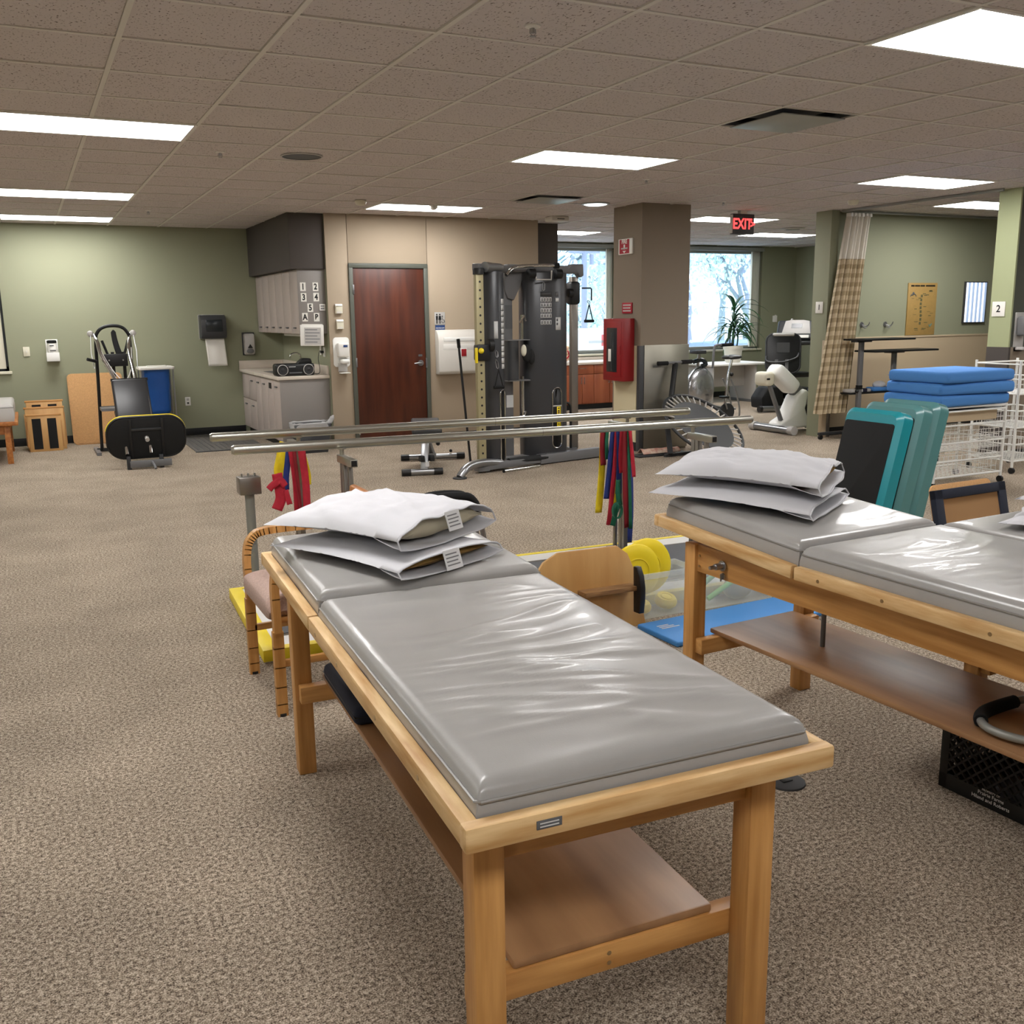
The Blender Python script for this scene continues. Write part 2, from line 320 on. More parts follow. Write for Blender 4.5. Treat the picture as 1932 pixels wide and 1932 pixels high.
G().box(9.06, XR, 6.745, 6.762, 0, .1).done('base_strip', 'black_base', p2)
# baseboards
struct(G().box(XL, 2.66, YG-.014, YG, 0, .1, .003).done('baseboard_back', 'black_base'))
struct(G().box(6.56, XR, YW-.012, YW, 0, .1).done('baseboard_window', 'black_base'))
struct(G().box(4.53, 6.06, 11.408, 11.42, 0, .1).done('baseboard_door', 'black_base'))
# soffit above the cabinets
struct(G().box(2.84, 3.255, 11.46, YG, 2.115, CH+.05, .003).done('wall_soffit', 'charcoal_wall'))
# door
dr = sempty('door_1')
g = G(); g.box(3.515, 3.565, 11.395, 11.45, 0, 2.18, .004); g.box(4.462, 4.515, 11.395, 11.45, 0, 2.18, .004); g.box(3.515, 4.515, 11.394, 11.45, 2.13, 2.182, .004)
g.done('door_frame', 'frame_grey', dr)
dl = G().box(3.568, 4.459, 11.412, 11.452, .012, 2.128, .002).done('door_leaf', 'door_wood', dr)
for z in (1.88, 1.02, .2): G().box(3.552, 3.572, 11.388, 11.414, z-.055, z+.055, .002).done('hinge', 'silver', dr)
g = G(); g.cyl((4.39, 11.412, .99), (4.39, 11.395, .99), .036, n=20); g.cyl((4.39, 11.40, .99), (4.39, 11.352, .99), .012); g.tube([(4.39, 11.355, .99), (4.34, 11.352, .99), (4.29, 11.36, .985)], .010)
g.done('lever_handle', 'silver', dr); G().box(4.365, 4.415, 11.408, 11.413, 1.07, 1.095).done('door_label', 'label_dark', dr)
G().box(4.455, 4.47, 11.39, 11.414, .93, 1.05).done('strike_plate', 'silver', dr)
# windows
def window(n, x0, x1, y, z0, z1, blind_x, fm):
    w = sempty('window_%d' % n); g = G()
    for a, b, c, d in ((x0, x0+.05, z0, z1), (x1-.05, x1, z0, z1), (x0, x1, z1-.05, z1), (x0, x1, z0, z0+.06)): g.box(a, b, y+.06, y+.14, c, d, .004)
    g.done('frame', fm, w); G().box(x0+.04, x1-.04, y+.095, y+.101, z0+.05, z1-.04).done('pane', 'glass', w)
    G().box(x0-.02, x1+.03, y-.04, y+.16, z0-.035, z0, .005).done('sill', 'cream_plastic', w)
    G().box(x0, x1, y-.05, y+.05, z1-.005, z1+.06, .004).done('blind_rail', 'alu_frame', w)
    for i, bx in enumerate(blind_x):
        M = Matrix.Translation((bx, y+.03, 0)) @ Matrix.Rotation(R(72 if n != 3 else 25), 4, 'Z')
        G().box(-.044, .044, -.0015, .0015, z0+.03, z1-.01, M=M).done('blind_slat', 'blind', w)
    return w
window(1, 6.75, 9.27, YW, .88, 2.66, [9.22-.022*i for i in range(6)], 'alu_frame')
window(2, 10.2, 12.52, YW, .88, 2.66, [12.46-.022*i for i in range(9)], 'alu_frame')
window(3, -2.6, -.20, YG, .95, 2.2, [-.27-.085*i for i in range(26)], 'dark_frame')

# ------------------------------------------------------------------ ceiling fixtures
L0 = thing('ceiling_light', 'recessed rectangular fluorescent troffer glowing white in the tiled ceiling', 'ceiling light', group='fluorescent troffers in the ceiling')
g = G(); w, h = U, U/2
for a, b, c, d in ((-w, w, -h, -h+.022), (-w, w, h-.022, h), (-w, -w+.022, -h, h), (w-.022, w, -h, h)): g.box(a, b, c, d, -.008, .05)
g.done('frame', 'white', L0); G().box(-w+.02, w-.02, -h+.02, h-.02, -.005, .012).done('diffuser', 'lamp_panel', L0)
LIGHT_LABELS = {(-1, 4): 'long glowing troffer farthest from the green back wall among three in line', (-1, 10): 'long glowing troffer between two others in line before the green wall', (-1, 14): 'long glowing troffer right against the top of the green back wall',
    (5, 4): 'glowing ceiling troffer halfway between the pillar and the parallel bars', (5, 10): 'glowing ceiling troffer right above the brown door with a dome sensor', (5, -2): 'large glowing ribbed troffer directly over the gap between two treatment tables', (11, 4): 'glowing ceiling troffer above the wire cart in front of the cubicle curtain track',
    (15, 6): 'glowing troffer inside the cubicle above the green partition wall', (10, 14): 'glowing troffer by the window over the reddish wood cabinets', (16, 13): 'glowing troffer over the treadmill corner beyond the exit sign', (12, 10): 'glowing troffer directly beside the red exit sign'}
for n, (a, b) in enumerate(lights):
    p = (GX+(a+1)*U, GY+(b+.5)*U, CH)
    lab = LIGHT_LABELS.get((a, b))
    if n == 0: L0.location = p; L0['label'] = lab
    else: dup(L0, p, label=lab or 'recessed rectangular fluorescent troffer glowing white in the tiled ceiling')
def vent(a, b, label):
    v = thing('ceiling_vent', label, 'air vent', (GX+(a+.5)*U, GY+(b+.5)*U, CH)); g = G(); h = U/2
    for k, (s0, z) in enumerate(((h-.01, 0),)): 
        for q in range(4):
            M = Matrix.Rotation(q*PI/2, 4, 'Z'); g.add([(-h, -h, -.002), (h, -h, -.002), (h-.06, -h+.06, .05), (-h+.06, -h+.06, .05)], [(0, 1, 2, 3)], M)
    g.done('cone', 'black', v, solid=.003); G().box(-.25, .25, -.25, .25, -.022, -.014, .004).done('deflector', 'alu_frame', v); G().box(-h, h, -h, h, .05, .054).done('backing', 'black', v)
vent(6, 1, 'square steel ceiling air diffuser above the gap between two treatment tables'); vent(7, 8, 'square ceiling air diffuser close to the weight machine')
def ceiling_bit(name, label, cat, x, y, build, group=None):
    t = thing(name, label, cat, (x, y, CH), group=group); build(t)
def spr(t):
    G().lathe([(.035, 0), (.033, -.006), (.012, -.01)], 18).done('escutcheon', 'white', t); g = G(); g.cyl((0, 0, 0), (0, 0, -.03), .008); g.cyl((0, 0, -.04), (0, 0, -.043), .014); g.tube([(-.012, 0, -.012), (-.014, 0, -.03), (0, 0, -.042), (.014, 0, -.03), (.012, 0, -.012)], .002, 6); g.done('head', 'silver', t)
for cx, cy in ((2.53, -.42), (1.5, 5.6), (1.45, 12.55), (7.67, 5.79), (10.65, 7.75)):
    ceiling_bit('fire_sprinkler', 'small pendent fire sprinkler head in a ceiling tile', 'sprinkler', GX+cx*U, GY+cy*U, spr, 'fire sprinklers in the ceiling')
def smoke(t):
    G().lathe([(.06, 0), (.06, -.02), (.05, -.045), (.03, -.05)], 24).done('housing', 'cream_plastic', t); G().lathe([(.052, -.028), (.052, -.034)], 24).done('grille', 'dark_grey', t)
ceiling_bit('smoke_detector', 'round smoke detector beside the light above the brown door', 'smoke detector', GX+4.56*U, GY+9.77*U, smoke)
ceiling_bit('smoke_detector', 'round smoke detector near the top of the cubicle curtain', 'smoke detector', GX+12.81*U, GY+6.8*U, smoke)
def spk(t):
    G().lathe([(.15, 0), (.148, -.006), (.13, -.009), (.128, -.006), (.0, -.005)], 32).done('grille', 'dark_grey', t); G().lathe([(.155, 0), (.155, -.004), (.145, -.008), (.144, 0)], 32, cap=False).done('ring', 'light_grey', t)
ceiling_bit('ceiling_speaker', 'round grey perforated ceiling speaker in front of the grey soffit', 'speaker', GX+2.47*U, GY+5.57*U, spk)
def dome(t):
    G().lathe([(.16, 0), (.155, -.01), (.135, -.012)], 32).done('ring', 'alu_frame', t); G().lathe([(.13, -.011), (.1, -.02), (.02, -.024)], 32).done('lens', 'lamp_window', t)
ceiling_bit('round_downlight', 'round recessed downlight glowing beside the taupe pillar', 'ceiling light', GX+8.64*U, GY+8.83*U, dome)
def disc(t): G().lathe([(.17, 0), (.165, -.012), (.05, -.02)], 28).done('cone', 'light_grey', t); G().lathe([(.1, -.018), (.095, -.026)], 28).done('core', 'alu_frame', t)
ceiling_bit('round_diffuser', 'round grey ceiling diffuser behind the red exit sign', 'air vent', 10.2, 11.3, disc)
def occ(t): G().lathe([(.05, 0), (.045, -.03), (.02, -.05)], 20).done('dome', 'white', t)
ceiling_bit('motion_sensor', 'white dome motion sensor under the light above the brown door', 'sensor', GX+6.0*U, GY+10.05*U, occ)
wp = thing('wireless_router', 'flat white box hung from the ceiling near the beige wall end', 'router', (6.05, 10.9, CH)); G().box(-.12, .12, -.1, .1, -.06, -.0, .015).done('housing', 'off_white', wp); G().box(-.05, .05, -.103, -.098, -.04, -.03).done('slot', 'dark_grey', wp)
# exit sign
ex = thing('exit_sign', 'lit red EXIT sign with arrow hanging from the ceiling', 'sign', (GX+12.72*U, GY+9.84*U, CH-.36), 0)
ex.location = (7.83, 9.55, CH-.275)
G().box(-.16, .16, -.03, .03, 0, .235, .008).done('housing', 'dark_grey', ex); G().box(-.165, -.16, -.025, .025, .01, .225).done('side_lens', 'white', ex); G().box(-.05, .05, -.03, .03, .235, .275, .004).done('canopy', 'off_white', ex)
text('EXIT', .17, 'exit_red', ex, (-.02, -.0312, .115), sx=.82, bold=.004); text('>', .12, 'exit_red', ex, (.135, -.0312, .115), name='arrow', bold=.004)

# ================================================================== TREATMENT TABLES
def spaced(a, b, n, e=.05):
    # samples of [a,b], denser near both ends
    rim = [0, .08, .2, .36, .56, .78]; out = [a+e*t for t in rim]
    out += [a+e+(b-a-2*e)*i/n for i in range(n+1)]; out += [b-e*t for t in rim[::-1]]; return out
def mattress(parent, x0, x1, y0, y1, z0, z1, seed, amp=.006, n=(60, 120), crown=.012, wr=1.0, slope=None):
    rr_ = .032; xs, ys = spaced(x0, x1, n[0]), spaced(y0, y1, n[1]); g = G(); vs, fs = [], []
    def top(x, y):
        d = max(0, min(x-x0, x1-x, y-y0, y1-y)); k = rr_-min(d, rr_); z = z1-rr_+math.sqrt(max(0, rr_*rr_-k*k))
        u, v = (x-x0)/(x1-x0), (y-y0)/(y1-y0); z += crown*math.sin(PI*u)*math.sin(PI*v)
        m = min(1, max(0, d-.01)/.09)
        q = noise.noise((x*1.3+seed, y*1.3, 3)); a = noise.noise((x*2.4+seed*3+q*.8, y*15+q*6, seed)); b = noise.noise((x*6+q*2, y*9+seed, 5.5))
        ridge = (1-abs(a)*2.2); ridge = max(0, ridge)**2
        patch = .25+.75*max(0, min(1, .5+1.6*noise.noise((x*1.1+seed*7, y*1.1, 9))+ (u-.5)*.9*wr))
        return z + m*patch*amp*(ridge*.8+b*.9) + m*.5*amp*noise.noise((x*5, y*5, seed))
    for x in xs:
        for y in ys: vs.append((x, y, top(x, y)))
    ny = len(ys)
    for i in range(len(xs)-1):
        for j in range(ny-1): a = i*ny+j; fs.append((a, a+ny, a+ny+1, a+1))
    loop = [i*ny for i in range(len(xs))]+[(len(xs)-1)*ny+j for j in range(1, ny)]+[i*ny+ny-1 for i in range(len(xs)-2, -1, -1)]+[j for j in range(ny-2, 0, -1)]
    k = len(loop); lv = []
    for t, (dz, out_) in enumerate(((.35, .004), (.75, .004), (1, -.006))):
        st = len(vs)
        for q in loop:
            x, y, z = vs[q]; cx, cy = (x0+x1)/2, (y0+y1)/2
            ox = out_*(1 if x > cx else -1)*(abs(x-cx)/((x1-x0)/2))**8; oy = out_*(1 if y > cy else -1)*(abs(y-cy)/((y1-y0)/2))**8
            w = .0018*noise.noise((x*9, y*9, t+seed)); vs.append((x+ox+w, y+oy+w, z+(z0-z)*dz))
        lv.append(list(range(st, st+k)))
    prev = loop
    for l in lv:
        for q in range(k): fs.append((prev[q], prev[(q+1) % k], l[(q+1) % k], l[q]))
        prev = l
    fs.append(tuple(prev[::-1])); g.add(vs, fs); o = g.done('mattress', 'vinyl', parent, 60)
    zt = z1-rr_*.92; c = .008
    x0, x1, y0, y1 = x0-.002, x1+.002, y0-.002, y1+.002; pts = [(x0+c, y0, zt), (x1-c, y0, zt), (x1, y0+c, zt), (x1, y1-c, zt), (x1-c, y1, zt), (x0+c, y1, zt), (x0, y1-c, zt), (x0, y0+c, zt)]
    G().tube(pts, .0032, 6, closed=True).done('piping', 'vinyl_side', o)
    return o
def treat_table(label, loc, rz, length, width, split, raise_, seed, zr=.75, mt=(.05, .066), inset=(.10, .17), worn=True, detail=True):
    # local origin: near-left rim corner on the floor; x across, y away
    t = thing('treatment_table', label, 'table', loc, rz); L, Wd = length, width; w = .032; h = .045
    def rim(y0, y1, closed_near, closed_far, par):
        for a in (0, Wd-w): G().box(a, a+w, y0, y1, zr-h, zr, .006).done('side_rail', 'maple_worn', par)
        if closed_near: G().box(-.001, Wd+.001, y0-.004, y0+w-.004, zr-h-.0006, zr+.0006, .006).done('end_rail', 'maple_wornx', par)
        if closed_far: G().box(-.001, Wd+.001, y1-w, y1+.001, zr-h-.0006, zr+.0006, .006).done('end_rail', 'maple_wornx', par)
        return G().box(w, Wd-w, y0+.01, y1-.01, zr-h+.003, zr-h+.016).done('deck', 'ply', par)
    rim(0, split-.006, True, False, t); mattress(t, w+.004, Wd-w-.004, w+.006, split-.004, zr-h+.017, zr+mt[0], seed)
    hd = bpy.data.objects.new('head_section', None); hd.empty_display_size = .05; COL.objects.link(hd); hd.parent = t; hd.location = (0, split, zr); hd.rotation_euler = (R(raise_), 0, 0)
    zz, L0_ = zr, L-split; zr = 0
    rim(.004, L0_, False, True, hd); mattress(hd, w+.004, Wd-w-.004, .008, L0_-w-.006, -h+.017, mt[1], seed+4, .0012, (40, 50), crown=0)
    zr = zz
    lx, ly = .060, .060; ov = .05
    for a in (ov, Wd-ov-lx):
        for b in (inset[0], L-inset[1]-ly): G().box(a, a+lx, b, b+ly, 0, zr-h, .004).done('leg', 'maple_z', t)
    for a in (ov+.012, Wd-ov-.012-.024): G().box(a, a+.024, inset[0]+ly, L-inset[1]-ly, zr-h-.105, zr-h, .002).done('apron', 'maple_y', t)
    for b in (inset[0]+.018, L-inset[1]-ly+.02): G().box(ov+lx, Wd-ov-lx, b, b+.024, zr-h-.1, zr-h, .002).done('apron', 'maple_x', t)
    sz = .335
    for b in (inset[0]+ly, L-inset[1]-ly-.04): G().box(ov+.012, Wd-ov-.012, b, b+.04, sz-.06, sz, .004).done('stretcher', 'maple_x', t)
    G().box(ov+.10, Wd-ov-.10, inset[0]+ly+.004, L-inset[1]-ly+.02, sz, sz+.02, .006).done('shelf', 'shelf_wood', t)
    if detail:
        for q in (.25, .55, .9, 1.15):
            if q < split: G().cyl((-.001, q, zr-.024), (.003, q, zr-.024), .006, n=10).done('screw', 'screw', t)
        for b in (inset[0]+ly, ): 
            for dz in (.018, .04): G().cyl((Wd/2-.02, b-.001, sz-.06+dz), (Wd/2-.02, b+.003, sz-.06+dz), .005, n=10).done('screw', 'screw', t)
    return t, hd
T1, H1 = treat_table('wooden treatment table with grey vinyl top, dark pad on its shelf, beside a wooden armchair', (.558, 1.318, 0), -3.2, 2.05, .752, 1.25, .4, 1.0)
T2, H2 = treat_table('wooden treatment table with raised head section, grey vinyl top and a steel clamp knob', (2.215, 1.07, 0), 2.4, 2.0, .74, 1.262, 3.6, 5.0, inset=(.10, .13), mt=(.066, .075))
T3, H3 = treat_table('grey-topped wooden treatment table with its side pushed against another table, near navy framed boards', (2.985, .40, 0), 2.4, 2.05, .74, 1.25, 0, 8.0, mt=(.05, .05))
g = G(); g.box(.125, .172, -.0055, -.004, .722, .738, .0005); g.done('maker_plate', 'label_dark', T1)
for k in range(2): G().box(.131, .166, -.0062, -.0055, .7255+k*.006, .7275+k*.006).done('plate_lettering', 'label', T1)
# clamp knob and threaded stem under the raised head of the second table
g = G(); g.cyl((.058, 1.66, .655), (.02, 1.66, .655), .012, n=12); g.cyl((.03, 1.66, .655), (-.005, 1.66, .655), .007, n=10); g.cyl((.056, 1.66, .655), (.052, 1.66, .655), .02, n=18); g.done('clamp_knob', 'silver', T2)
g = G(); g.cyl((.056, 1.655, .617), (.05, 1.655, .617), .012, n=14); g.tube([(.052, 1.655, .61), (.045, 1.655, .60), (.046, 1.655, .625)], .003, 6); g.done('latch_hook', 'silver', T2)
G().cyl((.36, 1.45, .322), (.36, 1.45, .66), .009, n=12).done('support_rod', 'grey_plastic', T2)
for q in (1.74, 1.80): 
    for z in (.665, .625): G().cyl((.058, q+.05, z), (.053, q+.05, z), .005, n=8).done('screw', 'screw', T2)
# things on / under the tables
pad = thing('foam_cushion', 'dark navy foam cushion lying on the lower shelf of a treatment table', 'cushion', (.895, 2.86, .3555), -3.2)
G().box(-.11, .13, -.22, .22, 0, .06, .02, seg=3).done('cushion_body', 'navy_fabric', pad); G().box(-.111, .131, -.221, .221, .028, .031, .001).done('seam', 'black', pad)
# ------------------------------------------------------------------ pillows
def pillow(label, parent, loc, rz, L, Wd, H, seed, open_h=.55, zf=.42, wt=0, nz=1, tagp=None, droop=0, cat='pillow', inner=True):
    t = thing('pillow', label, cat, loc, rot=(Matrix.Rotation(R(wt), 3, 'X') @ Matrix.Rotation(R(rz), 3, 'Z')).to_euler())
    def prof(s, tt, sc=1):
        a = min(1, s/.42); e = (1-(1-a)**2.0)**.62
        if s > .7: e *= 1-(1-open_h)*((s-.7)/.3)**1.6
        ac = max(0, 1-abs(tt)**2.3)**.52; ze = zf*H*(.55+.45*min(1, s*2.2))+.004
        x = L*(s-.5)+.03*L*(1-tt*tt)*(-(1-s)**2)*-1; x += .02*L*noise.noise((tt*2+seed, s*3, 1)); y = Wd/2*tt*(1-.055*math.sin(PI*min(1, s/.9)))
        if s > .8: y *= 1+.05*(s-.8)/.2
        n1 = noise.noise((s*5+seed, tt*3.5+seed, 2)); n2 = noise.noise((s*11+seed, tt*4, seed)); fold = max(0, 1-2.4*abs(noise.noise((s*2.6+tt*1.6+seed*2, tt*1.2, 7))))**2
        up_ = ze+(H-ze)*e*ac*sc*(1+.10*n1*nz)+(.009*n2+.011*fold+.010*max(0, 1-3*abs(noise.noise((s*2+seed, tt*6+seed, 4))))**2*(1-s))*ac*min(1, s*4)*nz
        b_ = max(0, 1-(1-min(1, s/.22))**2)**.5; dn = ze*(1-(1-abs(tt)**2.6)*b_)+.002
        if s > .8: dn = max(.001, dn*(1-(s-.8)/.2*.6))
        return x, y, up_, dn
    def topf(u, v): tt = 2*v-1; x, y, a, b = prof(u, tt); return (x, y, a-droop*max(0, u-.75)*.16)
    def botf(u, v): tt = 2*v-1; x, y, a, b = prof(u, tt); return (x+(.02*L if u > .97 else 0), y, b)
    g = G(); g.grid(topf, 64, 40); g.grid(botf, 64, 40)
    bmesh.ops.remove_doubles(g.bm, verts=g.bm.verts[:], dist=.004)
    g.done('pillowcase', 'cotton', t, 70, solid=.0016)
    if inner:
        def inn(sg):
            def f(u, v):
                tt = (2*v-1); s = .06+.905*u; x, y, a, b = prof(s, tt*.93); k = (1-max(0, (u-.9)/.1)**2)**.5
                mid = (a+b)/2; return (x, y*.95, mid+(max(.001, (a-b)/2-.008))*k*sg*(1-abs(tt)**6))
            return f
        g = G(); g.grid(inn(1), 40, 28); g.grid(inn(-1), 40, 28); bmesh.ops.remove_doubles(g.bm, verts=g.bm.verts[:], dist=.003); g.done('inner_pillow', inner if isinstance(inner, str) else 'ochre', t, 70)
    # hem of the open end
    hem = [topf(1, i/30) for i in range(31)]+[botf(1, i/30) for i in range(30, -1, -1)]
    G().tube(hem, .0028, 6, closed=True).done('hem', 'cotton', t)
    if tagp:
        for k, (yy, dz) in enumerate(tagp):
            x, y, a, b = prof(1, yy); tg = G().box(-.001, .001, -.035, .035, -.06, 0).done('care_tag', 'tag', t); tg.location = (x+.006, y, a-droop*.04+.004); tg.rotation_euler = (0, R(-18), 0)
            for q in range(4): G().box(.001, .0015, -.028, .02+.006*(q % 2), -.015-.011*q, -.011-.011*q).done('care_print', 'print_grey', tg)
    return t
pillow('lower white pillow of the pair on the table beside the armchair, ochre core showing', None, (.96, 2.885, .8255), -66, .61, .42, .055, 1.3, .9, wt=.4, nz=.15, tagp=[(-.05, 0)])
pillow('upper white pillow of the pair on the table beside the armchair, cream core showing', None, (.97, 2.945, .888), -60, .57, .46, .105, 4.1, .62, zf=.36, wt=.4, tagp=[(.05, 0)], inner='cotton_in')
pillow('lower white pillow of the pair on the table with the clamp knob', None, (2.42, 2.87, .868), -60, .62, .46, .055, 7.7, .6, wt=3.6, nz=.15, inner=None)
pillow('upper white pillow of the pair on the table with the clamp knob, ochre core showing', None, (2.46, 2.91, .929), -54, .61, .46, .10, 9.2, .45, wt=3.6)
pillow('lower white pillow of the pair close to the navy framed boards', None, (3.36, 2.03, .8055), -65, .66, .46, .05, 12.5, .6, nz=.15, inner=None)
pillow('upper white pillow of the pair close to the navy framed boards', None, (3.46, 2.04, .864), -75, .62, .46, .075, 15.1, .5, inner=None)

# ------------------------------------------------------------------ bed cane on the shelf of table two, milk crate, floor box
bc = thing('bed_cane', 'grey tubular bed cane with black foam grip lying on a table shelf', 'bed rail', (2.545, 1.71, .3555), 0)
def smooth(pts, n=6):
    P = [Vector(p) for p in pts]; out = []
    for i in range(len(P)-1):
        a, b, c, d = P[max(0, i-1)], P[i], P[i+1], P[min(len(P)-1, i+2)]
        for k in range(n):
            t = k/n; out.append(.5*((2*b)+(c-a)*t+(2*a-5*b+4*c-d)*t*t+(3*b-a-3*c+d)*t**3))
    out.append(P[-1]); return out
path = smooth([(.42, .10, .0215), (.20, .115, .0215), (.02, .12, .0215), (-.10, .10, .0215), (-.165, .03, .0215), (-.15, -.07, .0215), (-.06, -.15, .0215), (.06, -.20, .0215), (.25, -.29, .0215)], 6)
G().tube(path, .0125, 12).done('frame_tube', 'grey_paint', bc)
G().tube(path[10:22], .02, 14).done('foam_grip', 'rubber', bc)
M = Matrix.Translation((-.005, -.172, .02)) @ Matrix.Rotation(R(-26), 4, 'Z')
cl = G().box(-.055, .045, -.03, .03, -.019, .022, .006, M=M).done('clamp', 'black', bc); G().box(-.045, .03, -.022, .022, .022, .0245, .001, M=M).done('clamp_plate', 'label_dark', cl)
G().cyl((.03, -.19, .0215), (.1, -.22, .0215), .019, n=16).done('sleeve', 'black', bc)
cr = thing('milk_crate', 'black plastic milk crate with white lettering standing under the table shelf', 'crate', (2.60, 2.06, 0), 2.4)
x0, x1, y0, y1, hh = 0, .33, -.48, 0, .27
def lattice(M, w, h, name):
    g = G(); b = .03
    for a in ((0, w, 0, b*1.8), (0, w, h-b, h), (0, b, 0, h), (w-b, w, 0, h)): g.box(a[0], a[1], -.004, .004, a[2], a[3], .002, M=M)
    n = int(w/.032)
    for k in range(-8, n+8):
        for sg in (1, -1):
            pts = []
            for z in (b*1.8, h-b):
                pts.append((b+k*.036+sg*(z-h/2)+(h/2), z))
            (xa, za), (xb, zb) = pts
            lo, hi = b, w-b
            if xa == xb: continue
            def clip(x, z, x2, z2):
                if x < lo: tt = (lo-x)/(x2-x) if x2 != x else 9; return (lo, z+(z2-z)*tt) if 0 <= tt <= 1 else None
                if x > hi: tt = (hi-x)/(x2-x) if x2 != x else 9; return (hi, z+(z2-z)*tt) if 0 <= tt <= 1 else None
                return (x, z)
            A = clip(xa, za, xb, zb); B = clip(xb, zb, xa, za)
            if A and B and abs(A[1]-B[1]) > .01: g.bar((A[0], 0, A[1]), (B[0], 0, B[1]), .008, .006, M=M)
    return g.done(name, 'black', cr)
lattice(Matrix.Translation((0, -.48, 0)) @ Matrix.Rotation(PI/2, 4, 'Z'), .48, hh, 'side_wall'); lattice(Matrix.Translation((.33, -.48, 0)) @ Matrix.Rotation(PI/2, 4, 'Z'), .48, hh, 'side_wall')
lattice(Matrix.Identity(4), .33, hh, 'end_wall'); lattice(Matrix.Translation((0, -.48, 0)), .33, hh, 'end_wall'); G().box(0, .33, -.48, 0, 0, .008).done('bottom', 'black', cr)
for s, z, q in (('PROPERTY OF', .056, .010), ('Prairie Farms', .043, .017), ('Hiland and Roberts', .025, .017)): text(s, q, 'tag', cr, (-.0047, -.19, z), rot=(PI/2, 0, -PI/2))
fb = thing('floor_outlet', 'round black floor outlet cover set in the carpet between two tables', 'floor outlet', (2.16, 2.31, 0)); G().lathe([(.065, 0), (.063, .006), (.05, .008), (0, .008)], 28).done('cover', 'charcoal', fb); G().box(-.02, .02, -.012, .012, .0075, .011, .002).done('flap', 'black', fb)

# ================================================================== PARALLEL BARS ON THEIR PLATFORM
PF = thing('bar_platform', 'low white and dark grey platform with yellow taped border under the parallel bars', 'platform', (.845, 4.32, 0), -2.9)
PLX, PLY, PLZ = 3.35, 1.155, .06
G().box(0, PLX, 0, PLY, 0, PLZ-.004, .004).done('deck', 'platform_white', PF)
for a in ((0, .065, 0, PLY), (PLX-.065, PLX, 0, PLY), (.065, PLX-.065, 0, .05), (.065, PLX-.065, PLY-.03, PLY)): G().box(a[0]-.0015, a[1]+.0015, a[2]-.0015, a[3]+.0015, .004, PLZ, .001).done('yellow_edge', 'yellow_paint', PF)
G().box(.13, PLX-.13, .22, PLY-.22, PLZ-.005, PLZ+.001).done('walkway', 'platform_grey', PF)
for yy in (.2, PLY-.2): G().box(.1, PLX-.1, yy-.006, yy+.006, PLZ-.005, PLZ+.0008).done('joint_strip', 'brushed', PF)
for x, y in ((.03, 0), (.5, 0)): G().cyl((x+.02, -.003, .03), (x+.02, .002, .03), .006, n=10).done('screw', 'black', PF)
PB = thing('parallel_bars', 'pair of long satin steel parallel bars on square steel uprights', 'parallel bars', (2.3, 4.9, PLZ+.002))
def loc_(p): return (p[0]-2.3, p[1]-4.9, p[2]-PLZ)
RB = ((.852, 4.742, .94), (3.774, 4.474, .94)); RA = ((.847, 5.323, .94), (3.774, 5.082, .94))
def along(r, x): t = (x-r[0][0])/(r[1][0]-r[0][0]); return [r[0][i]+(r[1][i]-r[0][i])*t for i in range(3)]
for r, sg, xs in ((RB, -1, (1.37, 3.39)), (RA, 1, (1.30, 3.34))):
    rail = G().cyl(loc_(r[0]), loc_(r[1]), .024, n=24).done('hand_rail', 'satin', PB)
    for e in (0, 1):
        p = Vector(loc_(r[e])); d = (Vector(loc_(r[1]))-Vector(loc_(r[0]))).normalized()*(.012 if e else -.012); G().cyl(p, p+d, .024, .019, n=24).done('rail_cap', 'satin', rail)
    p = Vector(loc_(along(r, 2.45))); d = (Vector(loc_(r[1]))-Vector(loc_(r[0]))).normalized(); G().cyl(p, p+d*.003, .0244, n=24).done('rail_joint', 'brushed', rail)
    for x in xs:
        q = along(r, x); c = loc_(q)
        st = G().cyl((c[0], c[1], c[2]-.06), (c[0], c[1], c[2]-.015), .011, n=12).done('stem', 'satin', PB); G().cyl((c[0], c[1], c[2]-.026), (c[0], c[1], c[2]-.018), .024, n=18).done('collar', 'satin', st)
        zb = c[2]-.075; y0, y1 = c[1]-sg*.03, c[1]+sg*.20
        br = G().box(c[0]-.019, c[0]+.019, min(y0, y1), max(y0, y1), zb-.019, zb+.019, .003).done('bracket', 'satin', PB)
        G().box(c[0]-.014, c[0]+.014, y1-.001, y1+.001, zb-.014, zb+.014).done('tube_opening', 'black', br)
        for off, w in ((.02, .03), (.055, .03), (.13, .022)): G().box(c[0]-w/2, c[0]+w/2, c[1]+sg*off-w/2, c[1]+sg*off+w/2, 0, zb-.019, .002).done('upright', 'brushed', PB)
        G().box(c[0]-.05, c[0]+.05, c[1]+sg*.06-.1, c[1]+sg*.06+.1, 0, .006, .002).done('foot_plate', 'brushed', PB)
PO = thing('adjusting_post', 'grey round post with a square steel box head at a platform corner', 'post', (1.03, 5.36, PLZ))
G().cyl((0, 0, 0), (0, 0, .56), .026, n=20).done('tube', 'grey_paint', PO); G().lathe([(.05, 0), (.05, .006), (.03, .012)], 20).done('flange', 'brushed', PO)
G().box(-.058, .058, -.05, .05, .555, .65, .004).done('box_head', 'brushed', PO)
for x in (-.035, 0, .035): G().cyl((x, 0, .645), (x, 0, .668), .005, n=8).done('bolt', 'silver', PO)
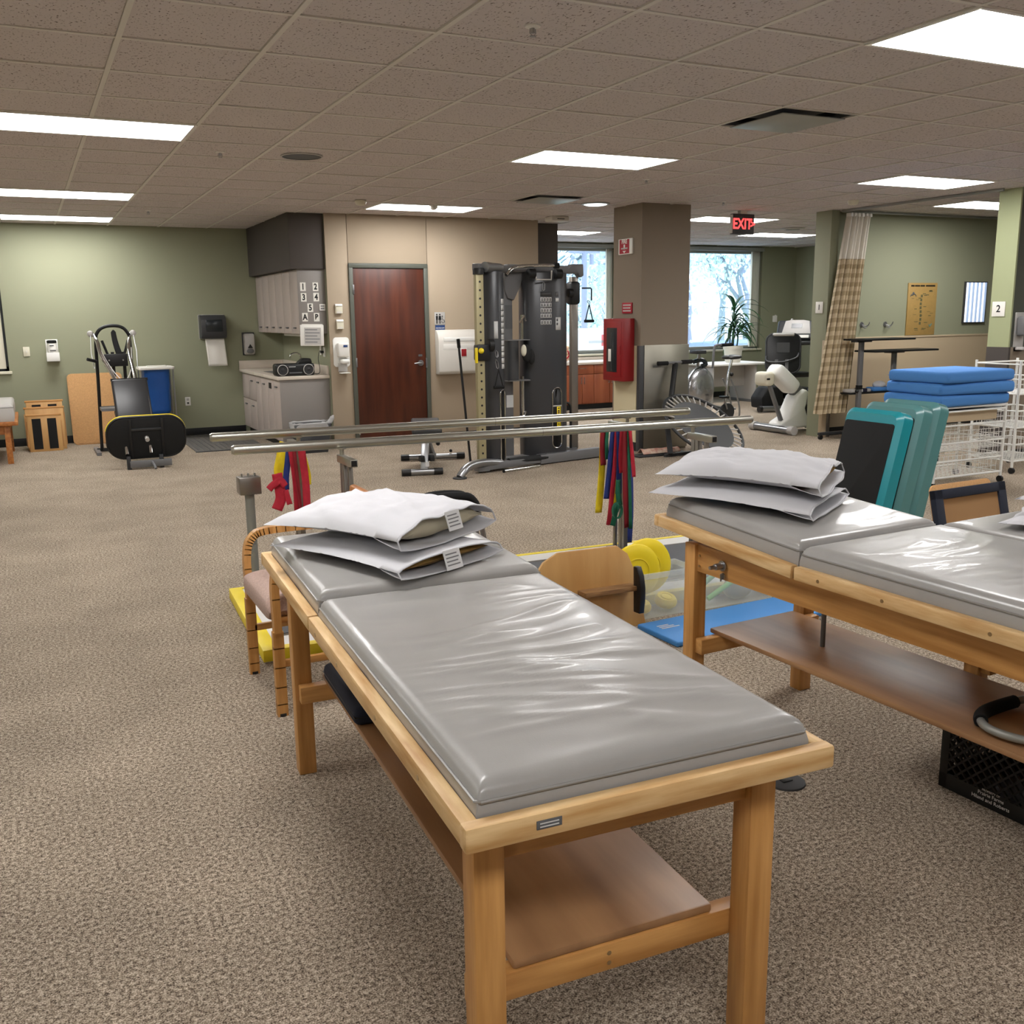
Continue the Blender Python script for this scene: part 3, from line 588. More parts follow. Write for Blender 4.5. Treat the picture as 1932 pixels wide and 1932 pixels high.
# elastic bands hung on the far brackets
def ribbon(name, label, group, w, pts, m):
    P = smooth(pts, 5); b = Vector(P[0]); t = thing(name, label, 'exercise band', b, group=group); g = G(); vs, fs = [], []
    for i, p in enumerate(P):
        tang = (P[min(i+1, len(P)-1)]-P[max(0, i-1)]).normalized(); side = tang.cross(Vector((0, -1, .12))).normalized()
        tw = .35*noise.noise((p.x*9, p.z*7, i*.1)); side = (side+Vector((0, tw, 0))).normalized()
        for k in range(4): u = k/3-.5; vs.append(p-b+side*w*u+Vector((0, .004*math.sin(PI*(k/3)*2+i*.5), 0)))
    for i in range(len(P)-1):
        for k in range(3): a = i*4+k; fs.append((a, a+1, a+5, a+4))
    g.add(vs, fs); g.done('strip', m, t, 70, solid=.0012); return t
BL = [('yellow', 0.07, [(1.216, 5.27, 0.921), (1.19, 5.27, 0.829), (1.175, 5.27, 0.766), (1.188, 5.27, 0.706)]), ('yellow', 0.023, [(1.29, 5.258, 0.891), (1.31, 5.258, 0.831), (1.326, 5.258, 0.741), (1.328, 5.258, 0.681)]), ('blue', 0.032, [(1.226, 5.246, 0.897), (1.212, 5.246, 0.81), (1.199, 5.246, 0.738), (1.198, 5.246, 0.665)]), ('red', 0.035, [(1.228, 5.234, 0.924), (1.239, 5.234, 0.824), (1.247, 5.234, 0.706), (1.249, 5.234, 0.543)]), ('maroon', 0.02, [(1.248, 5.222, 0.918), (1.25, 5.222, 0.81), (1.255, 5.222, 0.693), (1.264, 5.222, 0.544)]), ('red', 0.041, [(1.282, 5.21, 0.911), (1.288, 5.21, 0.824), (1.296, 5.21, 0.691), (1.296, 5.21, 0.543)]), ('red', 0.057, [(1.141, 5.198, 0.767), (1.148, 5.198, 0.706), (1.153, 5.198, 0.632), (1.129, 5.198, 0.57)]), ('red', 0.037, [(1.09, 5.186, 0.686), (1.117, 5.186, 0.71), (1.153, 5.186, 0.73), (1.179, 5.186, 0.696)]), ('red', 0.029, [(1.178, 5.174, 0.677), (1.185, 5.174, 0.639), (1.194, 5.174, 0.597)])]
BR = [('yellow', 0.051, [(3.199, 5.22, 0.88), (3.192, 5.22, 0.712), (3.181, 5.22, 0.543), (3.166, 5.22, 0.331)]), ('yellow', 0.024, [(3.279, 5.208, 0.707), (3.277, 5.208, 0.519), (3.274, 5.208, 0.381)]), ('maroon', 0.043, [(3.192, 5.196, 0.89), (3.177, 5.196, 0.783), (3.181, 5.196, 0.638)]), ('green', 0.027, [(3.211, 5.184, 0.896), (3.2, 5.184, 0.783), (3.201, 5.184, 0.675)]), ('blue', 0.043, [(3.251, 5.172, 0.892), (3.228, 5.172, 0.749), (3.21, 5.172, 0.581), (3.196, 5.172, 0.426)]), ('red', 0.035, [(3.263, 5.16, 0.882), (3.249, 5.16, 0.681), (3.227, 5.16, 0.479), (3.205, 5.16, 0.258)]), ('blue', 0.043, [(3.267, 5.148, 0.893), (3.273, 5.148, 0.715), (3.263, 5.148, 0.457)]), ('red', 0.055, [(3.295, 5.136, 0.889), (3.285, 5.136, 0.715), (3.286, 5.136, 0.59)]), ('green', 0.036, [(3.251, 5.124, 0.551), (3.252, 5.124, 0.449), (3.261, 5.124, 0.386)]), ('green', 0.036, [(3.249, 5.112, 0.396), (3.222, 5.112, 0.334), (3.199, 5.112, 0.264)]), ('maroon', 0.043, [(3.287, 5.1, 0.886), (3.287, 5.1, 0.551), (3.303, 5.1, 0.242)]), ('green', 0.024, [(3.299, 5.088, 0.886), (3.311, 5.088, 0.551), (3.319, 5.088, 0.235)]), ('red', 0.027, [(3.299, 5.076, 0.888), (3.325, 5.076, 0.669), (3.331, 5.076, 0.568)]), ('blue', 0.055, [(3.301, 5.064, 0.723), (3.312, 5.064, 0.452), (3.301, 5.064, 0.138)])]
BL = [(c, w, [(x, y-.05, z-.02) for x, y, z in p]) for c, w, p in BL]; BR = [(c, w, [(x, y-.05, z-.01) for x, y, z in p]) for c, w, p in BR]
BR[-1] = ('blue', BR[-1][1], [(x*1.028, y+.16, z-.03) for x, y, z in BR[-1][2]])
for nm, grp, lst in (('left', 'bands hung by the adjusting post', BL), ('right', 'bands hung by the yellow discs', BR)):
    for c, w, pts in lst:
        place = 'near the adjusting post' if nm == 'left' else 'above the yellow balance discs'
        cn = {'yellow': 'yellow', 'blue': 'dark blue', 'red': 'red', 'maroon': 'dark red', 'green': 'green'}[c]
        ribbon('resistance_band', '%s elastic band hanging from the parallel bars %s' % (cn, place), cn+' '+grp, w, pts, 'band_'+c)
lp = thing('resistance_band', 'green elastic band knotted into a hanging loop on the parallel bars', 'exercise band', (3.215, 5.03, .355)); g = G()
def loopf(u, v): a = 2*PI*u; return (.032*math.cos(a), (v-.5)*.03, .05*math.sin(a))
g.grid(loopf, 24, 3, cu=True); g.done('strip', 'band_green', lp, 70, solid=.0012)

# ================================================================== ARMCHAIR BESIDE THE TABLE
ch = thing('armchair', 'bentwood armchair with pinkish beige upholstered seat behind the table end', 'chair', (.78, 3.95, 0), 0)
# local x = back, chair faces -x
for yy in (-.265, .265):
    pts = smooth([(.0, yy, 0), (.0, yy, .35), (.0, yy, .55), (.03, yy, .625), (.10, yy, .648), (.3, yy, .65), (.46, yy, .645)], 5)
    g = G()
    for i in range(len(pts)-1):
        a, b = pts[i], pts[i+1]; d = (b-a).normalized(); g.bar(a-d*.002, b+d*.002, .042, .03)
    g.done('arm_leg', 'maple_z', ch, 50)
    g = G(); q = smooth([(.53, yy, 0), (.46, yy, .40), (.47, yy, .62), (.50, yy, .80)], 5)
    for i in range(len(q)-1): g.bar(q[i], q[i+1], .034, .03)
    g.done('back_leg', 'maple_z', ch, 50); G().cyl((0, yy, 0), (0, yy, .012), .02, n=12).done('glide', 'black', ch)
G().box(.02, .48, -.25, .25, .375, .40, .004).done('seat_rail', 'maple_x', ch)
def seatf(u, v):
    a = 2*PI*u; e = .42; cx, cz = abs(math.cos(a))**e*(1 if math.cos(a) > 0 else -1), abs(math.sin(a))**e*(1 if math.sin(a) > 0 else -1)
    k = (1-abs(2*v-1)**14)**.5
    return (.23+(.26)*cx*(.97+.03*k), (v-.5)*.49, .425+.055*cz*k+.012*k*(1 if cz > 0 else 0))
G().grid(seatf, 40, 24, cu=True).done('seat', 'pink_fabric', ch, 70)
g = G(); M = Matrix.Translation((.485, 0, .62)) @ Matrix.Rotation(R(8), 4, 'Y'); g.box(-.03, .03, -.24, .24, -.14, .14, .028, M=M, seg=3); g.done('backrest', 'pink_fabric', ch, 60)
G().box(.48, .515, -.28, .28, .775, .815, .012, seg=3).done('top_rail', 'oak_old', ch)
for z in (.20,): G().box(.01, .50, -.27, -.25, z, z+.03, .003).done('stretcher', 'maple_x', ch); G().box(.01, .50, .25, .27, z, z+.03, .003).done('stretcher', 'maple_x', ch)
# folded walker behind the table
wk = thing('walking_frame', 'folded aluminium walking frame with black foam grips standing behind the table', 'walker', (1.665, 4.0, 0), 8)
for yy in (-.03, .03):
    p = smooth([(-.24, yy, 0), (-.22, yy, .48), (-.19, yy, .70), (-.12, yy, .76), (.03, yy, .76), (.10, yy, .73), (.14, yy, .62), (.20, yy, .3), (.24, yy, 0)], 5)
    G().tube(p, .0125, 12).done('frame_tube', 'silver', wk); G().tube(p[15:29], .0205, 14).done('foam_grip', 'rubber', wk)
for z in (.28, .5): G().cyl((-.22, 0, z), (.18, 0, z), .009, n=10).done('cross_tube', 'silver', wk)
for x in (-.24, .24):
    for yy in (-.03, .03): G().cyl((x, yy, 0), (x, yy, .04), .018, n=12).done('rubber_tip', 'rubber', wk)
# ================================================================== PLYWOOD BOARD, TOTES, BLUE MAT
pb = thing('plywood_board', 'plywood panel with rounded corners, dowel ledge and black half-round foot', 'board', (2.42, 3.975, 0), -2)
M = Matrix.Rotation(R(-4), 4, 'X')
pg = G(); out = [(-.30, 0), (.29, 0), (.225, .30), (.19, .38), (.13, .425), (-.20, .425), (-.28, .385), (-.315, .34), (-.29, .22)]
pg.prism(out, -.009, .009, 'y', .002, M=M); pg.done('panel', 'ply', pb)
G().box(-.10, .205, -.10, -.009, .205, .227, .002, M=M).done('ledge', 'ply_edge', pb)
g = G(); g.prism([(-.115, .09), (-.13, .16), (-.135, .22), (-.125, .28), (-.10, .325), (-.07, .325), (-.06, .09)], .185, .215, 'x', .004, M=M); g.done('half_round_foot', 'black', pb)
def tote(label, x0, x1, y0, y1, h):
    t = thing('storage_tote', label, 'storage box', ((x0+x1)/2, (y0+y1)/2, 0)); a, b = (x1-x0)/2, (y1-y0)/2; g = G(); k = .9
    lo = [(-a*k, -b*k), (a*k, -b*k), (a*k, b*k), (-a*k, b*k)]; hi = [(-a, -b), (a, -b), (a, b), (-a, b)]
    g.add([(*p, .003) for p in lo]+[(*p, h) for p in hi], [(0, 1, 2, 3)]+[(i, (i+1) % 4, 4+(i+1) % 4, 4+i) for i in range(4)]); g.done('bin', 'tote', t, 30, solid=.003)
    g = G()
    for p, q in (((-a, -b), (a, -b)), ((a, -b), (a, b)), ((a, b), (-a, b)), ((-a, b), (-a, -b))): g.bar((*p, h-.012), (*q, h-.012), .008, .03)
    g.done('rim', 'tote', t); return t
tote('clear plastic tote holding yellow balance discs', 2.50, 3.06, 4.01, 4.205, .245); tote('clear plastic tote holding green foam tubes', 3.10, 3.80, 4.0, 4.16, .245)
dg = 'yellow discs in the clear tote'
for i, (p, rot, r, lab) in enumerate((((2.72, 4.078, .25), (86, 0, -4), .145, 'yellow balance disc leaning in front inside the clear tote'), ((2.83, 4.142, .25), (86, 0, -4), .15, 'yellow balance disc leaning at the back of the clear tote'), ((2.77, 4.107, .048), (10, 0, 30), .062, 'small yellow disc low in the clear tote beside the plywood board'), ((2.935, 4.107, .055), (16, 0, 10), .062, 'small yellow disc low in the clear tote beside the table leg'))):
    t = thing('balance_disc', lab, 'balance disc', p, rot=tuple(R(a) for a in rot), group=dg)
    G().lathe([(r*.35, -.022), (r*.8, -.024), (r*.97, -.012), (r, 0), (r*.97, .012), (r*.8, .026), (r*.6, .022), (r*.35, .026), (0, .026)], 36).done('disc', 'yellow', t); G().lathe([(r*.5, .0245), (r*.5, .027), (r*.47, .028), (r*.46, .025)], 36, cap=False).done('moulded_ring', 'yellow_paint', t)
for i, (pts, lab, m) in enumerate((([(3.16, 4.12, .12), (3.17, 4.12, .27), (3.19, 4.12, .295), (3.30, 4.11, .275), (3.42, 4.10, .25)], 'bent green foam tube arching over the tote rim', 'lime'), ([(3.22, 4.04, .17), (3.27, 4.05, .30), (3.29, 4.055, .335)], 'short green foam tube end sticking up from the tote', 'lime'), ([(3.16, 4.035, .05), (3.35, 4.03, .14), (3.62, 4.03, .225)], 'long pale green foam tube lying diagonally inside the tote', 'lime'), ([(3.17, 4.11, .10), (3.3, 4.11, .17), (3.5, 4.09, .22)], 'pale green foam tube lying inside the back of the tote', 'mint'))):
    t = thing('foam_tube', lab, 'foam tube', pts[0]); G().tube([p-Vector(pts[0]) for p in smooth(pts, 6)], .014, 14).done('tube', m, t)
t = thing('foam_roll', 'pinkish cushion tucked inside the tote of green tubes', 'cushion', (3.40, 4.08, .075)); G().ball((0, 0, 0), (.10, .05, .07), 20, 12).done('body', 'cotton_in', t)
t = thing('exercise_ball', 'green ball inside the tote of green tubes', 'ball', (3.62, 4.08, .066)); G().ball((0, 0, 0), .06, 24, 14).done('shell', 'band_green', t)
mt = thing('foam_mat', 'flat sky blue exercise mat lying on the carpet before the totes', 'mat', (3.29, 3.78, 0), 2.5)
G().box(-.66, .66, -.165, .16, 0, .028, .008, seg=3).done('mat_body', 'mat_blue', mt)
for k in range(3): G().box(-.6, -.53+.02*k, .07-.02*k, .08-.02*k, .0275, .0284).done('printed_mark', 'light_grey', mt)

# ================================================================== BACK LEFT: green wall
def wall_plate(name, label, cat, x, y, z, w, h, parts, m='cream_plastic', d=.012):
    t = thing(name, label, cat, (x, y, z)); G().box(-w/2, w/2, -d, 0, -h/2, h/2, .004).done('plate', m, t)
    for (nm, mm_, bx) in parts: G().box(bx[0], bx[1], -d-bx[4], -d+.002, bx[2], bx[3], .001).done(nm, mm_, t)
    return t
wall_plate('light_switch', 'cream light switch plate on the green wall beside the window', 'switch', .015, YG, 1.185, .075, .118, [('toggle', 'white', (-.006, .006, -.01, .012, .012))])
wall_plate('wall_outlet', 'white power outlet low on the green wall right of the blue bag', 'outlet', 1.91, YG, .468, .07, .115, [('socket', 'light_grey', (-.016, .016, .01, .04, .003)), ('socket', 'charcoal', (-.012, .012, -.035, -.012, .006))], 'white')
t = thing('wipes_dispenser', 'white disinfectant wipes tub with black lid in a wall bracket', 'dispenser', (.31, YG, 1.06))
G().box(-.075, .075, -.13, 0, 0, .02, .005).done('bracket_shelf', 'white_gloss', t); G().box(-.07, .07, -.012, 0, 0, .27, .004).done('bracket_back', 'white_gloss', t); G().box(-.075, .075, -.135, -.128, 0, .11, .004).done('bracket_lip', 'white_gloss', t)
can = G().lathe([(.052, 0), (.055, .01), (.055, .2), (.05, .215)], 28, M=Matrix.Translation((0, -.07, .02))).done('tub', 'white', t); G().lathe([(.057, 0), (.057, .03), (.04, .038)], 28, M=Matrix.Translation((0, -.07, .225))).done('lid', 'black', t)
for k, (z, w) in enumerate(((.19, .05), (.13, .07), (.10, .04), (.085, .05))): G().box(-.03, -.03+w, -.128, -.1255, z, z+.012).done('tub_print', 'label_dark', can)
t = thing('towel_dispenser', 'smoky grey paper towel dispenser with a hanging white towel on green wall', 'towel dispenser', (2.29, YG, 1.30))
G().prism([(0, 0), (-.18, 0), (-.22, .06), (-.21, .25), (-.15, .31), (0, .31)], -.165, .165, 'x', .012).done('cover', 'dark_grey', t); G().box(-.105, .115, -.226, -.2, .09, .25, .01).done('window', 'screen_dark', t); G().box(-.168, .168, -.02, 0, -.005, .315, .006).done('back_plate', 'light_grey', t)
def paperf(u, v): return (-.115+.25*u+.02*v, -.125-.03*math.sin(v*2)+.004*math.sin(u*9), .01-.375*v+.004*noise.noise((u*30, v, 1))*(v > .97))
G().grid(paperf, 14, 14).done('paper', 'paper', t, 70, solid=.001)
t = thing('soap_dispenser', 'grey soap dispenser with dark triangle on the wall above the sink', 'soap dispenser', (2.77, YG, 1.07))
G().box(-.085, .085, -.015, 0, -.01, .30, .02).done('back_plate', 'charcoal', t); G().prism([(0, .0), (-.07, .0), (-.115, .04), (-.12, .2), (-.09, .285), (0, .285)], -.07, .07, 'x', .02).done('body', 'light_grey', t); g = G(); g.prism([(-.035, .09), (.035, .09), (0, .145)], -.126, -.115, 'y'); g.done('level_window', 'black', t); G().ball((0, -.112, .05), (.05, .02, .035)).done('push_bar', 'grey_plastic', t)
# boards leaning against the wall
t = thing('hardboard_sheet', 'tall tan hardboard sheet with rounded corners leaning on the green wall', 'board', (.77, 13.5, 0), rot=(R(-14.0), 0, 0)); G().prism(rrect(.66, .92, .06, cx=0, cz=.46), -.006, .006, 'y', .002).done('sheet', 'hardboard', t); G().box(-.27, .27, -.008, -.005, .01, .014).done('edge_wear', 'ply_edge', t)
def wedge_board(label, x, y, w, h, lean, strips, th=.045, rz=0):
    t = thing('incline_board', label, 'board', (x, y, 0), rot=(R(-lean), 0, R(rz))); G().box(-w/2, w/2, 0, th, 0, h, .006).done('panel', 'ply', t); G().box(-w/2-.012, w/2+.012, -.004, th+.004, h-.02, h+.004, .004).done('top_edge', 'maple_x', t)
    for a in strips: G().box(a-.05, a+.05, -.003, .003, .03, h-.05).done('grip_strip', 'rubber', t)
    G().box(-w/2-.012, -w/2, 0, .03, .05, h-.08).done('side_cleat', 'maple_z', t); G().box(w/2, w/2+.012, 0, .03, .05, h-.08).done('side_cleat', 'maple_z', t)
wedge_board('short wooden incline board with two black grip strips, front of the leaning stack', .12, 13.06, .37, .45, 9, (-.085, .085))
wedge_board('plain wooden incline board in the middle of the leaning stack by the wall', .135, 13.20, .43, .53, 9, ())
wedge_board('tallest wooden incline board at the back of the leaning stack by the wall', .145, 13.34, .41, .60, 9, (-.09, .09))
# hamper
t = thing('laundry_hamper', 'white-lidded hamper stand holding a blue plastic bag', 'hamper', (1.49, 13.43, 0))
G().prism(rrect(.44, .40, .05), .93, .965, 'z', .006).done('lid', 'white', t); G().box(-.1, .14, -.06, .12, .963, .975, .004).done('lid_hinge', 'off_white', t)
def bagf(u, v):
    a = 2*PI*u; z = .93-.62*v; k = (1-.1*v)*(1 if v < .85 else 1-((v-.85)/.15)**2*.75); w = 1+.05*noise.noise((math.cos(a)*2.5, math.sin(a)*2.5, z*7))
    ex = .5; cx = abs(math.cos(a))**ex*(1 if math.cos(a) > 0 else -1); cy = abs(math.sin(a))**ex*(1 if math.sin(a) > 0 else -1); return (.165*cx*k*w, .15*cy*k*w, z)
G().grid(bagf, 48, 30, cu=True).done('bag', 'bag_blue', t, 60)
g = G()
for x in (-.195, .195):
    for y in (-.17, .17): g.cyl((x, y, .05), (x, y, .935), .009, n=8)
    g.cyl((x, -.17, .1), (x, .17, .1), .009, n=8)
for y in (-.17, .17): g.cyl((-.195, y, .1), (.195, y, .1), .009, n=8)
g.done('stand', 'silver', t)
for x in (-.195, .195):
    for y in (-.17, .17): G().cyl((x-.01, y, .025), (x+.01, y, .025), .025, n=12).done('caster', 'black', t)
# small treatment table at the far left
t = thing('treatment_table', 'old oak treatment table with pale grey pad under the left window', 'table', (-.95, 12.75, 0))
G().box(-.74, .80, -.72, .60, .43, .475, .006).done('top_frame', 'oak_old', t)
pm = mattress(t, -.72, .77, -.70, .58, .476, .66, 21., .003, (30, 30)); pm.data.materials[0] = MATS['light_grey']
for x in (-.68, .655):
    for y in (-.66, .5): G().box(x, x+.06, y, y+.06, 0, .43, .004).done('leg', 'oak_old', t)
G().box(-.68, .70, -.65, -.62, .33, .43).done('apron', 'oak_old', t); G().box(.68, .71, -.62, .5, .33, .43).done('apron', 'oak_old', t)
# ------------------------------------------------------------------ incline glider trainer
t = thing('incline_trainer', 'black and silver incline gym with padded sliding seat and oval squat plate', 'exercise machine', (1.0, 11.9, 0))
def L(p): return (p[0]-1.0, p[1]-11.9, p[2])
rb = [L(p) for p in smooth([(.71, 12.55, .03), (.73, 12.4, .8), (.74, 12.3, 1.30), (.77, 12.27, 1.43), (.86, 12.26, 1.49), (1.0, 12.26, 1.49), (1.08, 12.27, 1.43), (1.11, 12.3, 1.30), (1.11, 12.4, .8), (1.12, 12.55, .03)], 6)]
G().tube(rb, .019, 12).done('arch_frame', 'black', t)
for x in (.66, 1.17): G().bar(L((x, 12.25, .02)), L((x, 12.85, .02)), .05, .035).done('base_foot', 'grey_plastic', t)
G().bar(L((.66, 12.6, .03)), L((1.17, 12.6, .03)), .04).done('base_beam', 'charcoal', t); G().bar(L((.73, 12.42, .55)), L((1.11, 12.42, .55)), .03).done('cross_brace', 'charcoal', t)
for x in (.90, 1.02): G().bar(L((x, 12.3, .06)), L((x, 12.2, 1.2)), .035, .03).done('column', 'black', t)
G().box(*[v for p in ((.80-1, 1.05-1), (12.08-11.9, 12.14-11.9), (1.04, 1.18)) for v in p], .006).done('carriage', 'black', t)
for x in (.85, 1.0): G().cyl(L((x, 12.078, 1.11)), L((x, 12.07, 1.11)), .009, n=12).done('bolt', 'silver', t)
g = G(); vs = [L((.80, 12.2, 1.33)), L((.85, 12.15, 1.16))]; g.bar(*vs, .02); g.bar(L((1.08, 12.2, 1.33)), L((1.02, 12.15, 1.16)), .02); g.done('brace', 'black', t)
g = G(); g.grid(lambda u, v: L((.905+.05*u+.06*v*v+.02*u*v, 12.2-.08*v, 1.42-.34*v+.03*math.sin(u*3))), 6, 12); g.done('strap', 'black_matte', t, 70, solid=.012)
for x, sx in ((.72, -1), (1.12, 1)):
    xb = .86 if sx < 0 else 1.10
    pts = [L(p) for p in smooth([(x-.03*sx*0+.0, 12.33, 1.40), (x-.03*sx, 12.2, 1.32), (x-.05*sx, 12.05, 1.17), (xb-.02*sx, 11.55, .83), (xb+.01*sx*0, 11.1, .42), (xb, 10.95, .16)], 5)]
    G().tube(pts, .021, 14).done('slide_rail', 'chrome', t)
    p = L((x+.03*sx, 12.3, 1.41)); G().ball(p, .035).done('pulley', 'light_grey', t)
    G().tube([L((x+.03*sx, 12.28, 1.40)), L((x+.045*sx, 12.2, 1.2)), L((x+.03*sx, 12.1, 1.02))], .004, 6).done('cable', 'silver', t)
cab = smooth([L((.74, 12.2, 1.32)), L((.84, 11.9, 1.05)), L((.95, 11.6, .90)), L((1.06, 11.85, 1.03)), L((1.10, 12.1, 1.25))], 6); G().tube(cab, .005, 6).done('cable', 'light_grey', t)
G().cyl(L((.72, 12.1, 1.10)), L((.62, 12.05, 1.13)), .018, n=12).done('grip', 'rubber', t)
M = Matrix.Translation(L((.98, 11.30, .72))) @ Matrix.Rotation(R(-50), 4, 'X') @ Matrix.Rotation(R(0), 4, 'Z')
def quad_pad(u, v):
    w = .36-.0*v; return ((u-.5)*w+.05*v*0, 0, 0)
sp = G(); sp.box(-.185, .185, -.03, .03, -.27, .24, .028, M=Matrix.Translation(L((.985, 11.27, .73))) @ Matrix.Rotation(R(-38), 4, 'X'), seg=3); sp.done('seat_pad', 'vinyl_black', t, 60)
G().bar(L((.80, 11.45, .92)), L((1.18, 11.45, .92)), .03).done('seat_crossbar', 'black', t)
for x in (.88, 1.14): G().bar(L((x, 12.2, .52)), L((x, 11.03, .14)), .035, .05).done('lower_beam', 'charcoal', t)
G().box(-.28, -.1, .20, .5, .53, .56).done('side_tray', 'grey_plastic', t)
Mf = Matrix.Translation(L((1.07, 10.98, .335))) @ Matrix.Rotation(R(10), 4, 'X')
fp = G().prism(rrect(.77, .43, .17, 10), -.03, .03, 'y', .006, M=Mf).done('squat_plate', 'black_matte', t)
ol = [Mf @ Vector((p[0], -.012, p[1])) for p in rrect(.785, .445, .175, 10)]
G().tube(ol, .014, 8, closed=True).done('plate_rim', 'black', fp)
yl = [Mf @ Vector((p[0], .012, p[1])) for p in rrect(.79, .45, .175, 10) if p[1] > .07]; yl.sort(key=lambda p: p.x)
G().tube(yl, .014, 8).done('yellow_trim', 'yellow', fp)
for x in (-.16, .16): G().box(x-.012, x+.012, -.045, -.02, -.22, .2, .003, M=Mf).done('rib', 'black', fp)
G().box(-.15, .15, -.05, -.028, .08, .105, .003, M=Mf).done('cross_rib', 'charcoal', fp); G().cyl(Mf @ Vector((0, -.02, .0)), Mf @ Vector((0, -.09, -.01)), .022, n=16).done('pin', 'light_grey', fp)
G().box(*[v for p in ((.88-1, 1.30-1), (10.9-11.9, 10.96-11.9), (.02, .09)) for v in p], .004).done('front_foot', 'grey_plastic', t)
for x in (.87, 1.2): G().box(x-1-.02, x-1+.02, -.98, -.92, .0, .14, .004).done('foot_bracket', 'charcoal', t)
G().tube([L((1.10, 10.9, .07)), L((1.11, 10.84, .05)), L((1.12, 10.80, .012))], .014, 10).done('foot_pedal', 'grey_plastic', t)
# ================================================================== KITCHENETTE
kb = thing('base_cabinet', 'light grey laminate base cabinet with drawers and tall doors', 'cabinet', (2.65, 11.52, 0))
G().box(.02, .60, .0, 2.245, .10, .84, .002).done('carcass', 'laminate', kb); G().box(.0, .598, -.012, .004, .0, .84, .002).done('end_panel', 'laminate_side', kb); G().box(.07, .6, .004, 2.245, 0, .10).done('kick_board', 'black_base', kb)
def pull(par, x, y, z): G().box(x-.016, x, y-.05, y+.05, z-.008, z+.008, .003).done('handle', 'label_dark', par)
y = .01
for k, w in enumerate((.33, .33, .36, .33)):
    d = G().box(.0, .021, y, y+w-.006, .105, .835, .003).done('door', 'laminate', kb); 
    if k == 1: G().box(-.006, .001, y+w/2-.06, y+w/2+.06, .715, .785).done('vent_grille', 'black', d)
    else: pull(d, 0, y+w/2, .75)
    y += w
for k in range(2):
    w = .43; d = G().box(0, .021, y, y+w-.006, .50, .835, .003).done('drawer', 'laminate', kb)
    if k == 0: pull(d, 0, y+w/2, .75)
    d = G().box(0, .021, y, y+w-.006, .105, .492, .003).done('door', 'laminate', kb); pull(d, 0, y+w/2, .42); y += w
ct = thing('countertop', 'cream laminate worktop with sink and backsplash in the corner', 'countertop', (2.62, 11.50, .84))
G().box(0, .63, -.012, .75, 0, .04, .006).done('slab', 'countertop', ct); G().box(0, .63, 1.3, 2.265, 0, .04, .004).done('slab', 'countertop', ct); G().box(0, .14, .74, 1.31, 0, .04, .004).done('slab', 'countertop', ct); G().box(.52, .63, .74, 1.31, 0, .04, .004).done('slab', 'countertop', ct)
G().box(.605, .628, .0, 2.26, .04, .15, .004).done('backsplash', 'countertop', ct); G().box(.0, .605, 2.235, 2.26, .04, .15, .004).done('backsplash', 'countertop', ct)
g = G(); g.box(.13, .53, .73, 1.32, .036, .044, .003); g.done('sink_rim', 'brushed', ct); G().box(.15, .51, .75, 1.30, .03, .0455, .003).done('sink_basin', 'grey_plastic', ct)
t = thing('tap', 'slim chrome gooseneck tap standing behind the sink', 'tap', (3.18, 12.55, .881)); G().cyl((0, 0, 0), (0, 0, .02), .025, n=16).done('base', 'chrome', t); G().tube(smooth([(0, 0, 0), (0, 0, .17), (-.02, 0, .225), (-.08, 0, .235), (-.13, 0, .21), (-.14, 0, .17)], 6), .011, 10).done('spout', 'chrome', t); G().tube([(0, .05, 0), (0, .05, .06), (-.03, .07, .07)], .008, 8).done('lever', 'chrome', t)
t = thing('boombox', 'black radio boombox with twin round speakers on the worktop', 'radio', (2.86, 11.62, .881), 0)
bd = G().box(-.235, .235, -.06, .13, 0, .145, .03, seg=3).done('body', 'black', t, 50)
for x in (-.155, .155):
    M = Matrix.Translation((x, -.062, .073)) @ Matrix.Rotation(PI/2, 4, 'X'); G().lathe([(.064, 0), (.064, .008), (.058, .012), (.058, .004)], 30, M=M, cap=False).done('speaker_ring', 'light_grey', t); s_ = G().lathe([(.058, .002), (.03, -.004), (.02, .004), (0, .006)], 30, M=M).done('speaker_cone', 'charcoal', t)
G().box(-.075, .075, -.066, -.058, .03, .045, .002).done('button_row', 'label_dark', t); G().box(-.08, .0, -.064, -.058, .105, .112).done('badge', 'label', t)
g = G(); g.prism([(.03, .14), (.10, .205), (.20, .20), (.215, .14)], -.03, .09, 'y', .015); g.done('lid_open', 'black', t)
t = thing('power_cord', 'black power cord hanging from wall plug to the boombox', 'cord', (3.236, 11.66, 1.15)); G().tube(smooth([(0, 0, 0), (-.05, -.01, .01), (-.07, 0, -.08), (-.05, .02, -.2), (-.07, 0, -.255), (-.13, .02, -.256)], 6), .004, 6).done('cable', 'black', t); G().box(-.04, .0, -.015, .015, -.015, .015, .004).done('plug', 'black', t)
